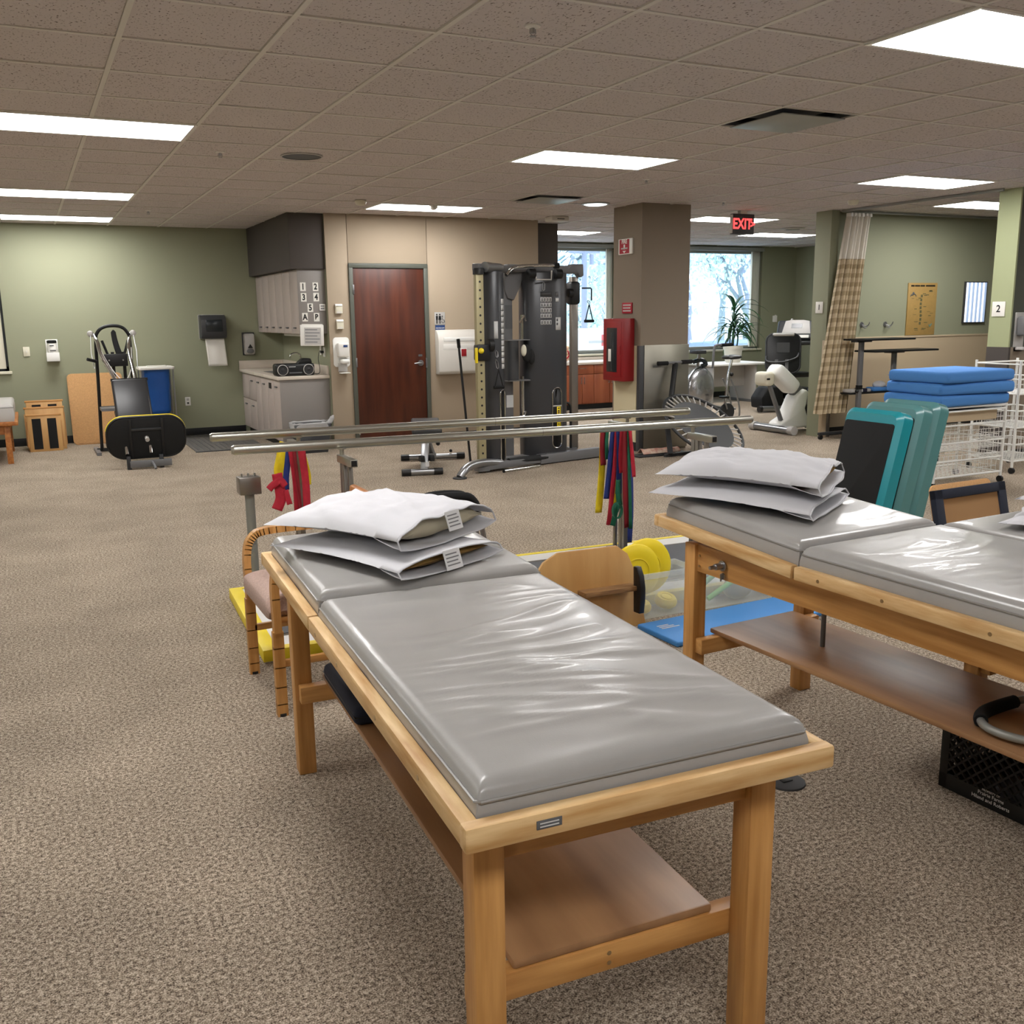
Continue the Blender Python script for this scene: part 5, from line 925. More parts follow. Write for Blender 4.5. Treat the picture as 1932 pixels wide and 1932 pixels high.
# ================================================================== FAR RIGHT EQUIPMENT
t = thing('fan_bike', 'exercise bike with silver foil covered fan wheel behind the pillar', 'exercise bike', (8.8, 11.2, 0))
def K(x, z, y=11.2): return (x-8.8, y-11.2, z)
M = Matrix.Translation(K(8.52, .50)) @ Matrix.Rotation(R(20), 4, 'Z') @ Matrix.Rotation(PI/2, 4, 'X')
G().lathe([(.03, -.12), (.18, -.115), (.27, -.07), (.30, 0), (.27, .07), (.18, .115), (.03, .12)], 30, M=M).done('fan_cover', 'foil', t, 60)
G().tube([M @ Vector((.31*math.cos(2*PI*i/32), .31*math.sin(2*PI*i/32), 0)) for i in range(32)], .012, 8, closed=True).done('fan_guard', 'silver', t)
G().tube([K(*p) for p in ((8.46, .06), (8.44, .6), (8.5, .98))], .022, 10).done('front_frame', 'brushed', t); G().tube([K(*p) for p in smooth([(8.45, .42), (8.75, .25), (9.0, .2)], 5)], .02, 10).done('main_tube', 'silver', t)
G().tube([K(*p) for p in smooth([(8.74, .78), (8.76, 1.05), (8.80, 1.10), (8.92, 1.10)], 5)], .018, 10).done('handle_lever', 'grey_plastic', t); G().cyl(K(8.88, 1.10), K(9.08, 1.105), .024, n=12).done('foam_grip', 'rubber', t)
G().box(*[v for p in zip(K(8.40, .99, 11.1), K(8.55, 1.04, 11.3)) for v in p], .01, M=None).done('console', 'charcoal', t); G().tube([K(*p) for p in smooth([(8.40, .88), (8.55, .90), (8.62, .84), (8.55, .82)], 4)], .03, 10).done('console_shroud', 'screen_dark', t)
g = G(); g.ball(K(9.10, .925), (.14, .11, .035)); g.ball(K(8.99, .925), (.09, .05, .03)); g.done('saddle', 'vinyl_black', t); G().tube([K(9.08, .90), K(9.02, .66), K(8.98, .25)], .018, 10).done('seat_post', 'chrome', t); G().ball(K(9.08, .68), .03).done('adjust_knob', 'black', t)
for dy in (-.09, .09): G().tube([K(*p, 11.2+dy) for p in smooth([(9.0, .62), (9.10, .42), (9.17, .2), (9.17, .02)], 5)], .013, 8).done('rear_tube', 'silver', t)
G().tube([K(8.86, .2), K(9.17, .18)], .016, 8).done('rear_brace', 'silver', t); G().cyl(K(8.46, .03, 10.95), K(8.46, .03, 11.45), .026, n=12).done('front_foot', 'charcoal', t); G().cyl(K(9.17, .03, 10.98), K(9.17, .03, 11.42), .02, n=12).done('rear_foot', 'charcoal', t)
mw = Matrix.Translation(K(8.92, .16, 11.08)) @ Matrix.Rotation(PI/2, 4, 'X'); G().lathe([(.12, -.02), (.13, 0), (.12, .02)], 24, M=mw).done('flywheel', 'charcoal', t); G().box(*[v for p in zip(K(8.78, .36, 11.0), K(8.90, .39, 11.1)) for v in p], .01).done('pedal', 'black', t); G().cyl(K(8.9, .2, 11.05), K(8.84, .37, 11.05), .012, n=8).done('crank', 'silver', t)
# desk with plant
t = thing('side_desk', 'white topped grey desk standing under the window', 'desk', (11.0, 13.7, 0)); G().box(-.62, .66, -.35, .42, .655, .69, .008).done('top', 'white', t); G().box(-.55, .52, -.02, .0, .28, .655).done('modesty_panel', 'light_grey', t); G().box(.38, .42, -.3, .38, .0, .655, .004).done('side_panel', 'light_grey', t); G().box(-.55, -.51, -.3, .38, .0, .655, .004).done('side_panel', 'light_grey', t); G().box(.36, .44, -.32, .40, 0, .05, .006).done('foot', 'grey_plastic', t)
t = thing('potted_dracaena', 'leafy dracaena in a ribbed cream pot on the desk', 'plant', (11.14, 13.72, .69))
G().lathe([(.125, 0), (.135, .02), (.16, .22), (.165, .225), (.172, .235), (.172, .285), (.16, .29), (.15, .26)], 32).done('pot', 'pot', t); G().lathe([(.15, .25), (.0, .262)], 24).done('soil', 'soil', t)
for x, y, h in ((.0, .0, .62), (-.05, .03, .42), (.06, -.02, .34)): G().tube(smooth([(x, y, .25), (x*1.2+.01, y, .25+h/2), (x*.9, y*1.1, .25+h)], 5), .013, 8).done('cane', 'leaf', t)
rng = random.Random(4)
def leaf(base, az, el, ln, w):
    g = G(); n = 11; d = Vector((math.cos(az), math.sin(az), 0)); sd = Vector((-math.sin(az), math.cos(az), 0)); vs = []; p = Vector(base); e = el
    for i in range(n):
        s_ = i/(n-1); ww = w*(math.sin(PI*min(1, s_*.92+.08))**.8)*(1-.55*s_**3); q = Vector((d.x*math.cos(e), d.y*math.cos(e), math.sin(e)))
        vs += [p-sd*ww+Vector((0, 0, .25*ww)), p, p+sd*ww+Vector((0, 0, .25*ww))]; p = p+q*ln/(n-1); e -= 2.1/(n-1)*(.55+.5*rng.random())
    fs = []
    for i in range(n-1):
        for k in range(2): a = i*3+k; fs.append((a, a+1, a+4, a+3))
    g.add(vs, fs); g.done('leaf', 'leaf', t, 70, solid=.0015)
for k in range(56):
    b = rng.choice(((0, 0, .90), (0, 0, .78), (0, 0, .62), (-.05, .03, .67), (-.05, .03, .55), (.06, -.02, .58), (.06, -.02, .48))); leaf((b[0], b[1], b[2]-.05*rng.random()), rng.uniform(0, 2*PI), rng.uniform(.1, 1.15), rng.uniform(.42, .72), rng.uniform(.022, .036))
for az in (0, 1.8, 3.6): leaf((0, 0, .88), az, 1.45, .5, .042)
t = thing('wall_box', 'small white thermostat on the green wall right of the window', 'thermostat', (12.86, YW, 1.42)); G().box(-.045, .045, -.03, 0, -.06, .06, .004).done('cover', 'white', t); G().box(-.02, .02, -.032, -.029, .06, .075).done('tab', 'off_white', t)
# recumbent stepper in front
t = thing('recumbent_stepper', 'white and grey recumbent cross trainer beside the curtain', 'exercise machine', (8.95, 9.86, 0))
def N_(x, z, y=9.86): return (x-8.95, y-9.86, z)
G().cyl(N_(8.71, .055, 9.50), N_(8.71, .055, 10.24), .048, n=18).done('front_foot', 'silver', t)
for y in (9.46, 10.20): G().cyl(N_(8.71, .058, y), N_(8.71, .058, y+.09), .058, n=18).done('foot_cap', 'light_grey', t)
g = G(); g.prism([(8.72-8.95, .05), (9.42-8.95, .05), (9.22-8.95, .12), (9.15-8.95, .30), (9.20-8.95, .52), (9.13-8.95, .56), (9.0-8.95, .47), (8.86-8.95, .20), (8.72-8.95, .13)], -.12, .12, 'y', .03); g.done('body_shell', 'white_gloss', t, 50)
g = G(); g.prism([(9.16-8.95, .40), (9.20-8.95, .2), (9.28-8.95, .08), (9.48-8.95, .05), (9.48-8.95, .13), (9.30-8.95, .18)], -.10, .10, 'y', .02); g.done('rear_fairing', 'charcoal', t)
hd = G(); Mh = Matrix.Translation(N_(8.83, .70)) @ Matrix.Rotation(R(38), 4, 'Y'); hd.box(-.22, .24, -.13, .13, -.10, .10, .07, M=Mh, seg=4); hd.done('drive_housing', 'white_gloss', t, 60); G().bar(N_(8.95, .62), N_(9.14, .47), .10, .16, bev=.01).done('neck', 'grey_plastic', t)
G().box(8.45-8.95, 8.60-8.95, -.14, .12, .62, .80, .05, seg=4).done('arm_cap', 'cream_plastic', t); G().box(8.455-8.95, 8.50-8.95, -.145, -.135, .70, .725).done('badge', 'black', t); G().bar(N_(8.55, .66, 9.80), N_(8.80, .12, 9.80), .055, .04, bev=.006).done('swing_arm', 'grey_plastic', t)
G().bar(N_(9.3, .05), N_(10.2, .05), .10, .06).done('main_rail', 'charcoal', t); G().box(9.55-8.95, 9.85-8.95, -.2, .2, .05, .36, .05).done('seat_pedestal', 'white', t); g = G(); g.box(9.45-8.95, 9.90-8.95, -.22, .22, .46, .54, .03); g.done('seat', 'navy_fabric', t); G().box(9.88-8.95, 9.97-8.95, -.21, .21, .52, 1.05, .04).done('backrest', 'navy_fabric', t)
# recumbent bike seen from behind and treadmill
t = thing('recumbent_bike', 'black recumbent bike with mesh seat back facing the window', 'exercise bike', (10.83, 12.1, 0))
def Q(x, z, y=12.1): return (x-10.7, y-12.1, z)
Ms = Matrix.Translation(Q(10.70, .90)) @ Matrix.Rotation(R(-38), 4, 'Z') @ Matrix.Rotation(R(-12), 4, 'X'); sb = G().prism(rrect(.52, .62, .12, 6), -.02, .02, 'y', .01, M=Ms).done('seat_back', 'black', t); G().prism(rrect(.20, .16, .01, 3, 0, .09), -.028, -.018, 'y', M=Ms).done('label', 'dark_grey', sb)
ol = [Ms @ Vector((p[0], -.01, p[1])) for p in rrect(.53, .63, .125, 6)]; G().tube(ol, .014, 8, closed=True).done('seat_rim', 'charcoal', sb); G().box(-.17, .17, -.06, .05, .27, .32, .02, M=Ms).done('top_moulding', 'light_grey', sb)
G().tube([Ms @ Vector(p) for p in smooth([(-.26, -.02, -.05), (-.24, -.06, -.14), (0, -.09, -.15), (.2, -.06, -.08), (.24, -.02, 0)], 5)], .016, 10).done('seat_handle', 'dark_grey', sb)
for x in (-.10, .06): G().bar(Ms @ Vector((x, -.02, -.1)), Ms @ Vector((x, -.02, -.42)), .05, .04).done('seat_post', 'grey_plastic', t)
G().box(-.15, .45, -.2, .25, .52, .60, .03).done('seat', 'black', t); G().bar(Q(10.25, .12), Q(11.6, .12), .12, .1).done('main_beam', 'grey_plastic', t); G().prism([(-.5, .06), (-.52, .22), (-.40, .38), (-.12, .40), (-.02, .06)], -.14, .14, 'y', .03).done('drive_cover', 'black_matte', t)
G().cyl(Q(10.12, .06, 11.9), Q(10.6, .05, 11.85), .045, n=16).done('base_roller', 'silver', t); G().cyl(Q(10.08, .06, 11.905), Q(10.13, .06, 11.90), .05, n=16).done('roller_cap', 'black', t); G().tube([Q(10.25, .4), Q(10.24, .45), Q(10.30, .47)], .03, 10).done('crank_arm', 'silver', t)
G().cyl(Q(11.55, .04, 11.8), Q(11.55, .04, 12.4), .04, n=12).done('rear_foot', 'charcoal', t)
t = thing('treadmill', 'treadmill with grey console standing in the corner', 'treadmill', (12.15, 12.9, 0))
G().box(-.45, 1.1, -.35, .35, .06, .2, .03).done('deck', 'charcoal', t); G().box(-.45, -.1, -.3, .3, .0, .28, .05).done('motor_hood', 'black', t)
for y in (-.33, .33): G().bar((-.1, y, .15), (-.28, y, 1.05), .07, .05).done('upright', 'grey_plastic', t)
Mc = Matrix.Translation((-.32, 0, 1.22)) @ Matrix.Rotation(R(-55), 4, 'Z') @ Matrix.Rotation(R(-25), 4, 'X'); cs = G().box(-.34, .34, -.04, .06, -.16, .20, .05, M=Mc, seg=3).done('console', 'charcoal', t); g = G(); g.prism([(-.24, -.06), (.24, -.06), (.20, .17), (.1, .19), (-.1, .19), (-.20, .17)], -.05, -.03, 'y', .004, M=Mc); g.done('panel', 'light_grey', cs); G().box(-.09, .09, -.055, -.04, .04, .12, M=Mc).done('display', 'screen_dark', cs); G().box(-.22, .22, -.06, -.04, -.14, -.09, M=Mc).done('key_row', 'off_white', cs); G().box(-.03, .03, -.065, -.05, -.135, -.095, M=Mc).done('stop_key', 'red', cs)
G().box(-.62, .05, -.36, .36, 1.0, 1.06, .02).done('handrail_tray', 'dark_grey', t); G().tube([(-.1, .33, 1.05), (-.2, .35, 1.3), (-.1, .36, 1.42)], .022, 8).done('hand_sensor', 'light_grey', t)
t = thing('number_sign', 'white card with numeral one on the partition end post', 'sign', (8.857, 9.28, 1.60), -90); G().box(-.06, .06, -.006, 0, -.07, .07, .002).done('card', 'paper', t); text('1', .09, 'black', t, (0, -.0068, 0), bold=.002)
# ------------------------------------------------------------------ curtain
t = thing('cubicle_curtain', 'tan checked cubicle curtain with white mesh top bunched at the post', 'curtain', (8.95, 9.0, 0))
def curt(zt, zb, nm, m, nv):
    me = bpy.data.meshes.new(nm); nu = 120; vs, fs, uv = [], [], []
    for j in range(nv):
        v = j/(nv-1); z = zt+(zb-zt)*v; k = (2.69-z)/2.37
        xl = 8.955-.37*k**1.0; xr = 9.335-.24*k**.9
        for i in range(nu):
            u = i/(nu-1); ph = u*2*PI*6.5; amp = .042+.014*k
            vs.append((xl+(xr-xl)*u+.010*math.sin(ph*1.0+1)-8.95, -.02+amp*math.sin(ph)+.012*math.sin(ph*.37+k*2), z)); uv.append((u*13*1.0, z/.105+.08*math.sin(ph)))
    for j in range(nv-1):
        for i in range(nu-1): a = j*nu+i; fs.append((a, a+1, a+1+nu, a+nu))
    me.from_pydata(vs, [], fs); l = me.uv_layers.new(name='UVMap')
    for lp_ in me.loops: l.data[lp_.index].uv = uv[lp_.vertex_index]
    for p in me.polygons: p.use_smooth = True
    me.materials.append(MATS[m]); o = bpy.data.objects.new(nm, me); COL.objects.link(o); o.parent = t
curt(2.67, 2.165, 'mesh_top', 'curtain_mesh', 10); curt(2.17, .32, 'curtain_cloth', 'curtain_check', 40)
for i in range(6): G().box(.01+.062*i, .045+.062*i, -.06, .02, 2.66, 2.70, .004).done('heading_tape', 'white', t)
struct(G().box(8.95, XR, 9.06, 9.085, 2.715, CH, .002).done('trim_1', 'alu_frame')); struct(G().box(8.94, 8.965, 6.9, 9.07, 2.715, CH, .002).done('trim_2', 'alu_frame'))
# ------------------------------------------------------------------ poster, light panel, hooks on the partition
t = thing('wall_poster', 'yellowed anatomy poster with black title on the green partition', 'poster', (10.61, 9.27, 1.565)); G().box(-.265, .265, -.014, 0, -.335, .335, .002).done('sheet', 'poster', t)
for x0, x1 in ((-.22, -.16), (-.15, -.06), (-.05, .03), (.05, .22)): G().box(x0, x1, -.0148, -.0135, .288, .308).done('title_word', 'black', t)
g = G(); g.tube([(-.17+.05*math.cos(a_), -.0145, .165+.03*math.sin(a_)) for a_ in [R(q) for q in range(-10, 200, 20)]], .006, 6); g.ball((-.17, -.014, .20), (.02, .002, .02)); g.done('figure', 'label_dark', t)
pr = random.Random(3)
for k in range(26):
    x, z = pr.uniform(-.23, .17), pr.uniform(-.29, .24); G().box(x, x+pr.uniform(.03, .07), -.0145, -.0135, z, z+pr.uniform(.004, .012)).done('print_line', 'poster_ink', t)
for z in range(8): G().box(-.035+.006*math.sin(z), .0+.006*math.sin(z), -.0145, -.0135, -.20+.05*z, -.165+.05*z).done('figure', 'poster_ink', t)
g = G(); g.tube([(.15, -.0145, -.2), (.17, -.0145, -.23), (.20, -.0145, -.19)], .007, 6); g.done('figure', 'teal_grey', t)
t = thing('ribbed_light_panel', 'small blueish white vertically ribbed panel in dark frame on the partition', 'light panel', (11.61, 9.27, 1.645)); G().box(-.215, .215, -.03, 0, -.275, .275, .004).done('frame', 'dark_grey', t)
for k in range(5):
    x = -.2+.08*k; G().box(x, x+.035, -.036, -.02, -.262, .262, .006).done('rib', 'viewer_bright', t); G().box(x+.035, x+.078, -.033, -.02, -.262, .262, .004).done('rib', 'viewer', t)
for x, lab in ((9.57, 'double coat hook on the partition beside the curtain'), (9.98, 'double coat hook on the partition beside the poster')):
    t = thing('coat_hook', lab, 'hook', (x, 9.27, 1.38)); G().lathe([(.035, 0), (.033, .008), (.012, .012)], 20, M=Matrix.Rotation(PI/2, 4, 'X')).done('rose', 'silver', t); G().tube(smooth([(0, -.01, 0), (.03, -.05, -.02), (.05, -.07, .0), (.06, -.075, .03)], 4), .007, 8).done('prong', 'silver', t); G().tube(smooth([(0, -.01, 0), (-.01, -.04, -.03), (.0, -.06, -.04), (.02, -.07, -.03)], 4), .007, 8).done('prong', 'silver', t)
wall_plate('wall_outlet', 'beige outlet on the wainscot behind the overbed table', 'outlet', 9.03+.02, 9.258, 1.10, .08, .12, [('socket', 'charcoal', (-.012, .012, -.02, .012, .004))], 'taupe_wall')
t = thing('number_sign', 'white card with numeral two on the light green wall end', 'sign', (9.028, 6.90, 1.555), -90); G().box(-.075, .075, -.01, 0, -.075, .075, .003).done('card', 'paper', t); text('2', .10, 'black', t, (0, -.0108, 0), bold=.002)
t = thing('sanitizer_dispenser', 'grey and white hand sanitizer dispenser on the dark cubicle wall', 'dispenser', (9.17, 6.76, 1.12)); G().box(-.075, .075, -.012, 0, 0, .40, .02).done('back_board', 'light_grey', t); G().box(-.06, .06, -.11, -.01, .16, .36, .025, seg=3).done('body', 'grey_plastic', t); G().box(-.05, .05, -.10, -.01, .02, .05, .01).done('tray', 'light_grey', t); G().box(-.03, .05, -.1115, -.109, .30, .34).done('logo', 'blue_sign', t)
# ------------------------------------------------------------------ overbed tables
def overbed(label, xc, x0, x1, zt, y, shelf=None, sp=.26):
    t = thing('overbed_table', label, 'table', (xc, y, 0)); G().box(x0-xc, x1-xc, -.17, .17, zt-.022, zt, .006).done('top', 'black', t); G().box(-.12, .12, -.05, .05, zt-.04, zt-.02).done('top_bracket', 'charcoal', t); G().box(-.028, .028, -.022, .022, .07, zt-.03, .004).done('column', 'grey_plastic', t); G().box(-.032, .032, -.026, .026, .62, .67, .003).done('collar', 'black', t)
    G().ball((-.06, -.03, .60), .022).done('knob', 'black', t); G().box(-.03, .03, -sp-.02, sp+.02, .05, .085, .006).done('base_spine', 'charcoal', t)
    for yy in (-sp, sp):
        G().box(-.36, .36, yy-.025, yy+.025, .055, .09, .008).done('base_leg', 'charcoal', t)
        for xx in (-.33, .33): G().cyl((xx, yy-.014, .03), (xx, yy+.014, .03), .03, n=14).done('caster', 'black', t)
    if shelf: G().box(shelf[0]-xc, shelf[1]-xc, .03, .20, shelf[2]-.02, shelf[2], .004).done('shelf', 'black', t)
overbed('taller overbed table with black top and lower shelf by the curtain', 9.02, 8.89, 9.74, 1.225, 8.72, (8.92, 9.64, .575)); overbed('lower overbed table with long black top beside the taller one', 9.555, 9.06, 10.13, 1.085, 8.70, sp=.17)
t = thing('linen_bundle', 'blue and white linens folded on the overbed table shelf', 'towels', (9.3, 8.84, .5755)); G().box(-.36, -.02, -.07, .07, 0, .04, .012).done('grey_cloth', 'light_grey', t); G().box(0.02, .30, -.07, .07, 0, .05, .015).done('blue_cloth', 'foam_blue', t); G().box(-.16, -.09, -.075, .075, 0.002, .045, .006).done('navy_band', 'navy', t); G().ball((.18, 0, .075), (.09, .07, .05)).done('white_cloth', 'cotton', t)
# ------------------------------------------------------------------ aerobic steps
def astep(label, x, m, y=4.47, lean=14.5, wid=.47, Ln=.985):
    t = thing('aerobic_step', label, 'aerobic step', (x, y, .0), rot=(0, R(lean), 0)); th = .11
    b = G(); prof = rrect(wid, Ln, .06, 6, 0, Ln/2); inner = rrect(wid-.06, Ln-.06, .045, 6, 0, Ln/2); n = len(prof); vs = [(th, p[0], p[1]) for p in prof]+[(.03, p[0], p[1]) for p in prof]+[(0, p[0], p[1]) for p in inner]; fs = [tuple(range(n))]+[(i, (i+1) % n, n+(i+1) % n, n+i) for i in range(n)]+[(n+i, n+(i+1) % n, 2*n+(i+1) % n, 2*n+i) for i in range(n)]+[tuple(range(2*n, 3*n))[::-1]]
    b.add(vs, fs); b.done('platform', m, t, 30); G().prism(rrect(wid-.065, Ln-.17, .02, 4, 0, Ln/2), -.004, .004, 'x', .002).done('grip_mat', 'rubber', t)
    for z in (.1, Ln-.1): G().box(th-.01, th+.012, -wid/2+.03, wid/2-.03, z-.05, z+.05, .006).done('foot_block', m, t)
astep('bright teal aerobic step standing on end in front of two duller ones', 4.51, 'teal'); astep('grey-teal aerobic step sandwiched between two others', 4.71, 'teal_grey', 4.50, 14.2, .47, 1.01); astep('grey-teal aerobic step at the back of the leaning trio nearest the cart', 4.88, 'teal_grey', 4.52, 14.0, .47, 1.02)
# ------------------------------------------------------------------ wire carts and foam pads
def wire_cart(label, x0, x1, y0, y1, h, rungs, baskets):
    t = thing('wire_cart', label, 'cart', ((x0+x1)/2, (y0+y1)/2, 0)); a, b = (x1-x0)/2, (y1-y0)/2
    for x in (-a, a):
        for y in (-b, b): G().cyl((x, y, .06), (x, y, h), .013, n=10).done('post', 'white_gloss', t); G().cyl((x-.012, y, .03), (x+.012, y, .03), .03, n=12).done('caster', 'black', t)
    for z in rungs:
        g = G()
        for y in (-b, b): g.cyl((-a, y, z), (a, y, z), .009, n=8)
        for x in (-a, a): g.cyl((x, -b, z), (x, b, z), .007, n=6)
        g.done('rung_frame', 'white_gloss', t)
    for z0, z1 in baskets:
        g = G(); k = .03; xs_ = [-a+k+(2*a-2*k)*i/14 for i in range(15)]; ys_ = [-b+k+(2*b-2*k)*i/8 for i in range(9)]
        for x in xs_: g.tube([(x, -b+k, z1), (x, -b+k, z0), (x, b-k, z0), (x, b-k, z1)], .0025, 4)
        for y in ys_: g.tube([(-a+k, y, z1), (-a+k, y, z0), (a-k, y, z0), (a-k, y, z1)], .0025, 4)
        for z in (z1, z0+.66*(z1-z0), z0+.33*(z1-z0), z0): g.tube([(-a+k, -b+k, z), (a-k, -b+k, z), (a-k, b-k, z), (-a+k, b-k, z)], .003, 4, closed=True)
        g.done('basket', 'white_gloss', t)
    return t
wc = wire_cart('white wire basket cart carrying blue foam pads', 7.03, 7.90, 5.88, 6.36, .725, (.10, .24, .40, .555, .68, .715), ((.09, .28), (.34, .50)))
G().box(-.38, .38, -.2, .2, .58, .68, .01).done('drawer_tray', 'wainscot', wc)
wire_cart('tall white wire basket cart beside the dark cubicle wall', 8.38, 8.98, 6.12, 6.60, 1.07, (.12, .28, .44, .60, .76, .90, 1.04), ((.12, .34), (.44, .60), (.76, .90)))
fr_ = random.Random(2)
for k, lab in enumerate(('bottom blue foam pad of the stack on the wire cart', 'middle blue foam pad of the stack on the wire cart', 'top blue foam pad of the stack on the wire cart')):
    t = thing('foam_pad', lab, 'foam pad', (7.45+(.0, .015, .01)[k], 6.16+(.0, -.02, -.03)[k], .727+.103*k), (1, -3, 2)[k]); g = G(); g.box(-.45, .45, -.32, .32, 0, .10, .03, seg=3); g.done('pad_body', 'foam_blue', t, 60); G().box(-.451, .451, -.321, .321, .049, .051).done('mould_line', 'foam_blue', t)
t = thing('waste_bin', 'slim black bin with tied white bag behind the wire cart', 'bin', (8.25, 7.05, 0)); G().box(-.13, .13, -.1, .1, 0, .42, .02).done('bucket', 'black', t); G().box(-.135, .135, -.105, .105, .40, .50, .02).done('liner', 'white', t); G().ball((.02, -.11, .44), (.05, .02, .04)).done('liner_knot', 'white_gloss', t)
t = thing('framed_board', 'navy framed tan board leaning beside the steps', 'board', (4.37, 3.25, 0), rot=(R(-14), 0, R(2))); g = G()
for a in ((-.28, -.22, 0, .675), (.22, .28, 0, .675), (-.28, .28, .625, .675), (-.28, .28, 0, .06)): g.box(a[0], a[1], 0, .035, a[2], a[3], .004)
g.done('frame', 'navy_fabric', t); G().box(-.23, .23, .012, .025, .04, .64).done('backing', 'cardboard', t)
t = thing('hardboard_sheet', 'tan rounded sheet standing behind the navy framed board', 'board', (4.50, 3.42, 0), rot=(R(-14), 0, R(2))); G().prism(rrect(.5, .66, .04, 4, 0, .33), 0, .012, 'y', .002).done('sheet', 'hardboard', t); G().box(-.25, .25, -.002, .0, .01, .014).done('edge_wear', 'ply_edge', t)
t = thing('wire_coil', 'bundle of grey cables lying on the floor under the wire cart', 'cables', (7.1, 5.55, .02))
for k in range(5): G().tube([(.20*math.cos(2*PI*i/24)*(1-.1*k), .10*math.sin(2*PI*i/24), .015*k+.02*abs(math.sin(i*.7))) for i in range(24)], .008, 6, closed=True).done('cable_loop', 'light_grey', t)
# ================================================================== OUTDOORS
gr = G().box(-30, 80, YW+.3, 110, -.6, -.5).done('ground', 'asphalt'); struct(gr); gl = G().box(14, 40, 26, 60, -.55, -.47).done('lawn', 'grass', gr)
def tree(name, label, x, y, h, seed, m, kind='broad', nl=10000):
    rg = random.Random(seed); t = thing(name, label, 'tree', (x, y, -.5)); g = G(); tips = []
    def grow(p, d, ln, r, lev):
        q = p+d*ln; mid = (p+q)/2+Vector((rg.uniform(-1, 1), rg.uniform(-1, 1), 0))*ln*.06; g.tube([p, mid, q], [r, r*.85, r*.68], 7)
        if lev == 0 or r < .02: tips.append(q); return
        for k in range(rg.choice((2, 3, 3))):
            a = rg.uniform(0, 2*PI); e = rg.uniform(.35, .85); n_ = (d+Vector((math.cos(a), math.sin(a), .15))*e).normalized(); grow(q, n_, ln*rg.uniform(.62, .85), r*.62, lev-1)
        tips.append(q)
    if kind == 'broad':
        grow(Vector((0, 0, 0)), Vector((rg.uniform(-.2, .2), 0, 1)).normalized(), h*.24, h*.021, 5); g.done('branches', 'bark_hazed', t)
        f = G(); sz = .06
        for _ in range(nl):
            p = rg.choice(tips)+Vector((rg.gauss(0, .55), rg.gauss(0, .55), rg.gauss(0, .5))); M = Matrix.Translation(p) @ Euler((rg.uniform(0, 6), rg.uniform(0, 6), 0)).to_matrix().to_4x4(); f.add([(-sz, -sz*.6, 0), (sz, -sz*.6, 0), (sz, sz*.6, 0), (-sz, sz*.6, 0)], [(0, 1, 2, 3)], M)
        f.done('blossom', m, t, kind='stuff', recalc=False)
    else:
        g.cyl((0, 0, 0), (0, 0, h), h*.02, .02, n=8); g.done('trunk', 'bark_hazed', t); f = G()
        for _ in range(nl):
            z = rg.uniform(.12, 1)*h; r_ = (h-z)*.27*rg.uniform(.3, 1); a = rg.uniform(0, 2*PI); M = Matrix.Translation((r_*math.cos(a), r_*math.sin(a), z-r_*.25)) @ Matrix.Rotation(a, 4, 'Z') @ Matrix.Rotation(R(25), 4, 'Y'); f.add([(-.3, -.07, 0), (.3, -.05, 0), (.3, .05, 0), (-.3, .07, 0)], [(0, 1, 2, 3)], M)
        f.done('needles', m, t, kind='stuff', recalc=False)
    return t
tree('blossom_tree', 'pale blossoming tree with leaning trunk seen through the window behind the plant', 16.6, 22.2, 6.5, 3, 'blossom'); tree('blossom_tree', 'pale blossoming tree with thick trunk beside the window frame', 24.4, 29.2, 8, 11, 'blossom'); tree('blossom_tree', 'distant pale blossoming tree behind the plant window trees', 34, 43, 11, 5, 'blossom', nl=2200)
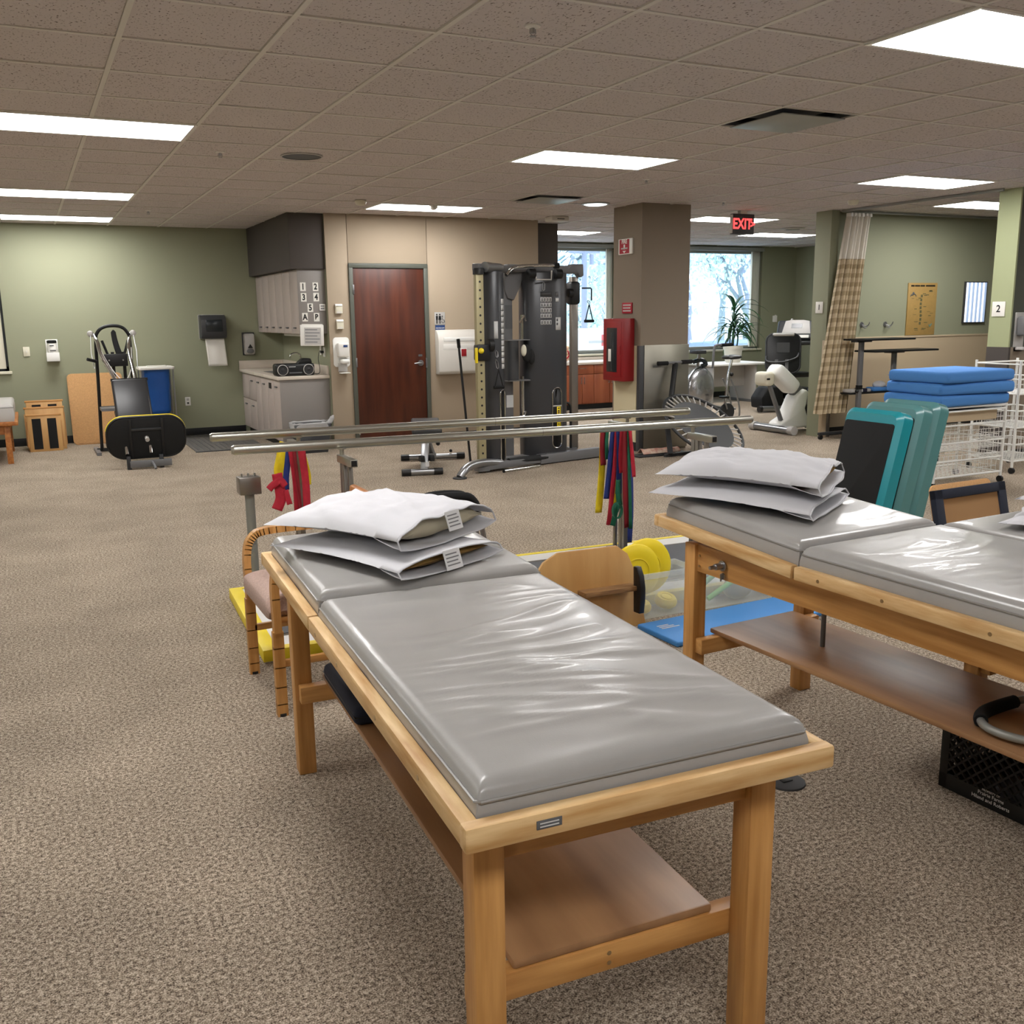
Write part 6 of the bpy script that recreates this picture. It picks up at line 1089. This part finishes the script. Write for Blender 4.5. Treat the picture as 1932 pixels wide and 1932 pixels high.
tree('conifer_tree', 'tall bluish conifer seen through the window above the wood cabinets', 25.0, 42, 13, 8, 'conifer', 'con', 2600); tree('blossom_tree', 'bare branched tree seen at the left of the cabinet window', 18.4, 33, 11, 21, 'blossom', nl=500); tree('blossom_tree', 'low white blossoming shrub tree by the parcel drop box', 17.6, 28.5, 4.2, 31, 'blossom', nl=2200)
t = thing('utility_pole', 'grey utility pole with cross arm outside the cabinet window', 'pole', (12.0, 20.3, -.5)); G().cyl((0, 0, 0), (0, 0, 3.7), .08, .06, n=10).done('shaft', 'bark_hazed', t); G().box(-.4, .4, -.04, .04, 3.45, 3.53).done('cross_arm', 'bark_hazed', t); G().cyl((.2, 0, 3.2), (.2, 0, 3.45), .05, n=10).done('insulator', 'bark_hazed', t)
t = thing('kiosk', 'blue panelled kiosk with white writing bars outside the window', 'kiosk', (13.4, 25.2, -.5)); G().box(-.75, .42, -.4, .4, 0, 2.35, .02).done('body', 'blue_panel', t); g = G(); g.prism([(-.85, 2.35), (.5, 2.35), (-.2, 2.9)], -.45, .45, 'y'); g.done('roof', 'light_grey', t)
for k in range(3): G().box(-.1, .25, -.41, -.4, 1.3-.25*k, 1.36-.25*k).done('print_line', 'white', t)
t = thing('drop_box', 'white parcel drop box with red panel outside the window', 'parcel box', (11.05, 18.3, -.5)); G().box(-.36, .36, -.3, .3, 0, 1.75, .03).done('body', 'truck_white', t); G().box(.02, .30, -.31, -.3, 1.38, 1.62).done('red_panel', 'red_panel', t); text('Fed', .17, 'violet', t, (.12, -.312, 1.24), bold=.003); G().box(-.3, .1, -.31, -.3, 1.45, 1.5).done('slot', 'light_grey', t)
t = thing('parked_car', 'pale parked car with red panel seen low behind the plant', 'car', (15.0, 18.6, -.5)); g = G(); g.prism([(-1.6, .3), (-1.6, .75), (-1.0, .85), (-.6, 1.35), (.8, 1.4), (1.3, .95), (1.7, .9), (1.7, .3)], -.75, .75, 'y', .06); g.done('body', 'blue_panel', t); G().box(-.55, .75, -.76, -.74, .9, 1.25, .02).done('side_window', 'screen_dark', t); G().box(.9, 1.3, -.77, -.75, .55, .8).done('red_panel', 'red_panel', t)
for x in (-1.0, 1.1): G().cyl((x, -.78, .3), (x, -.6, .3), .3, n=20).done('wheel', 'black', t); G().cyl((x, .6, .3), (x, .78, .3), .3, n=20).done('wheel', 'black', t)
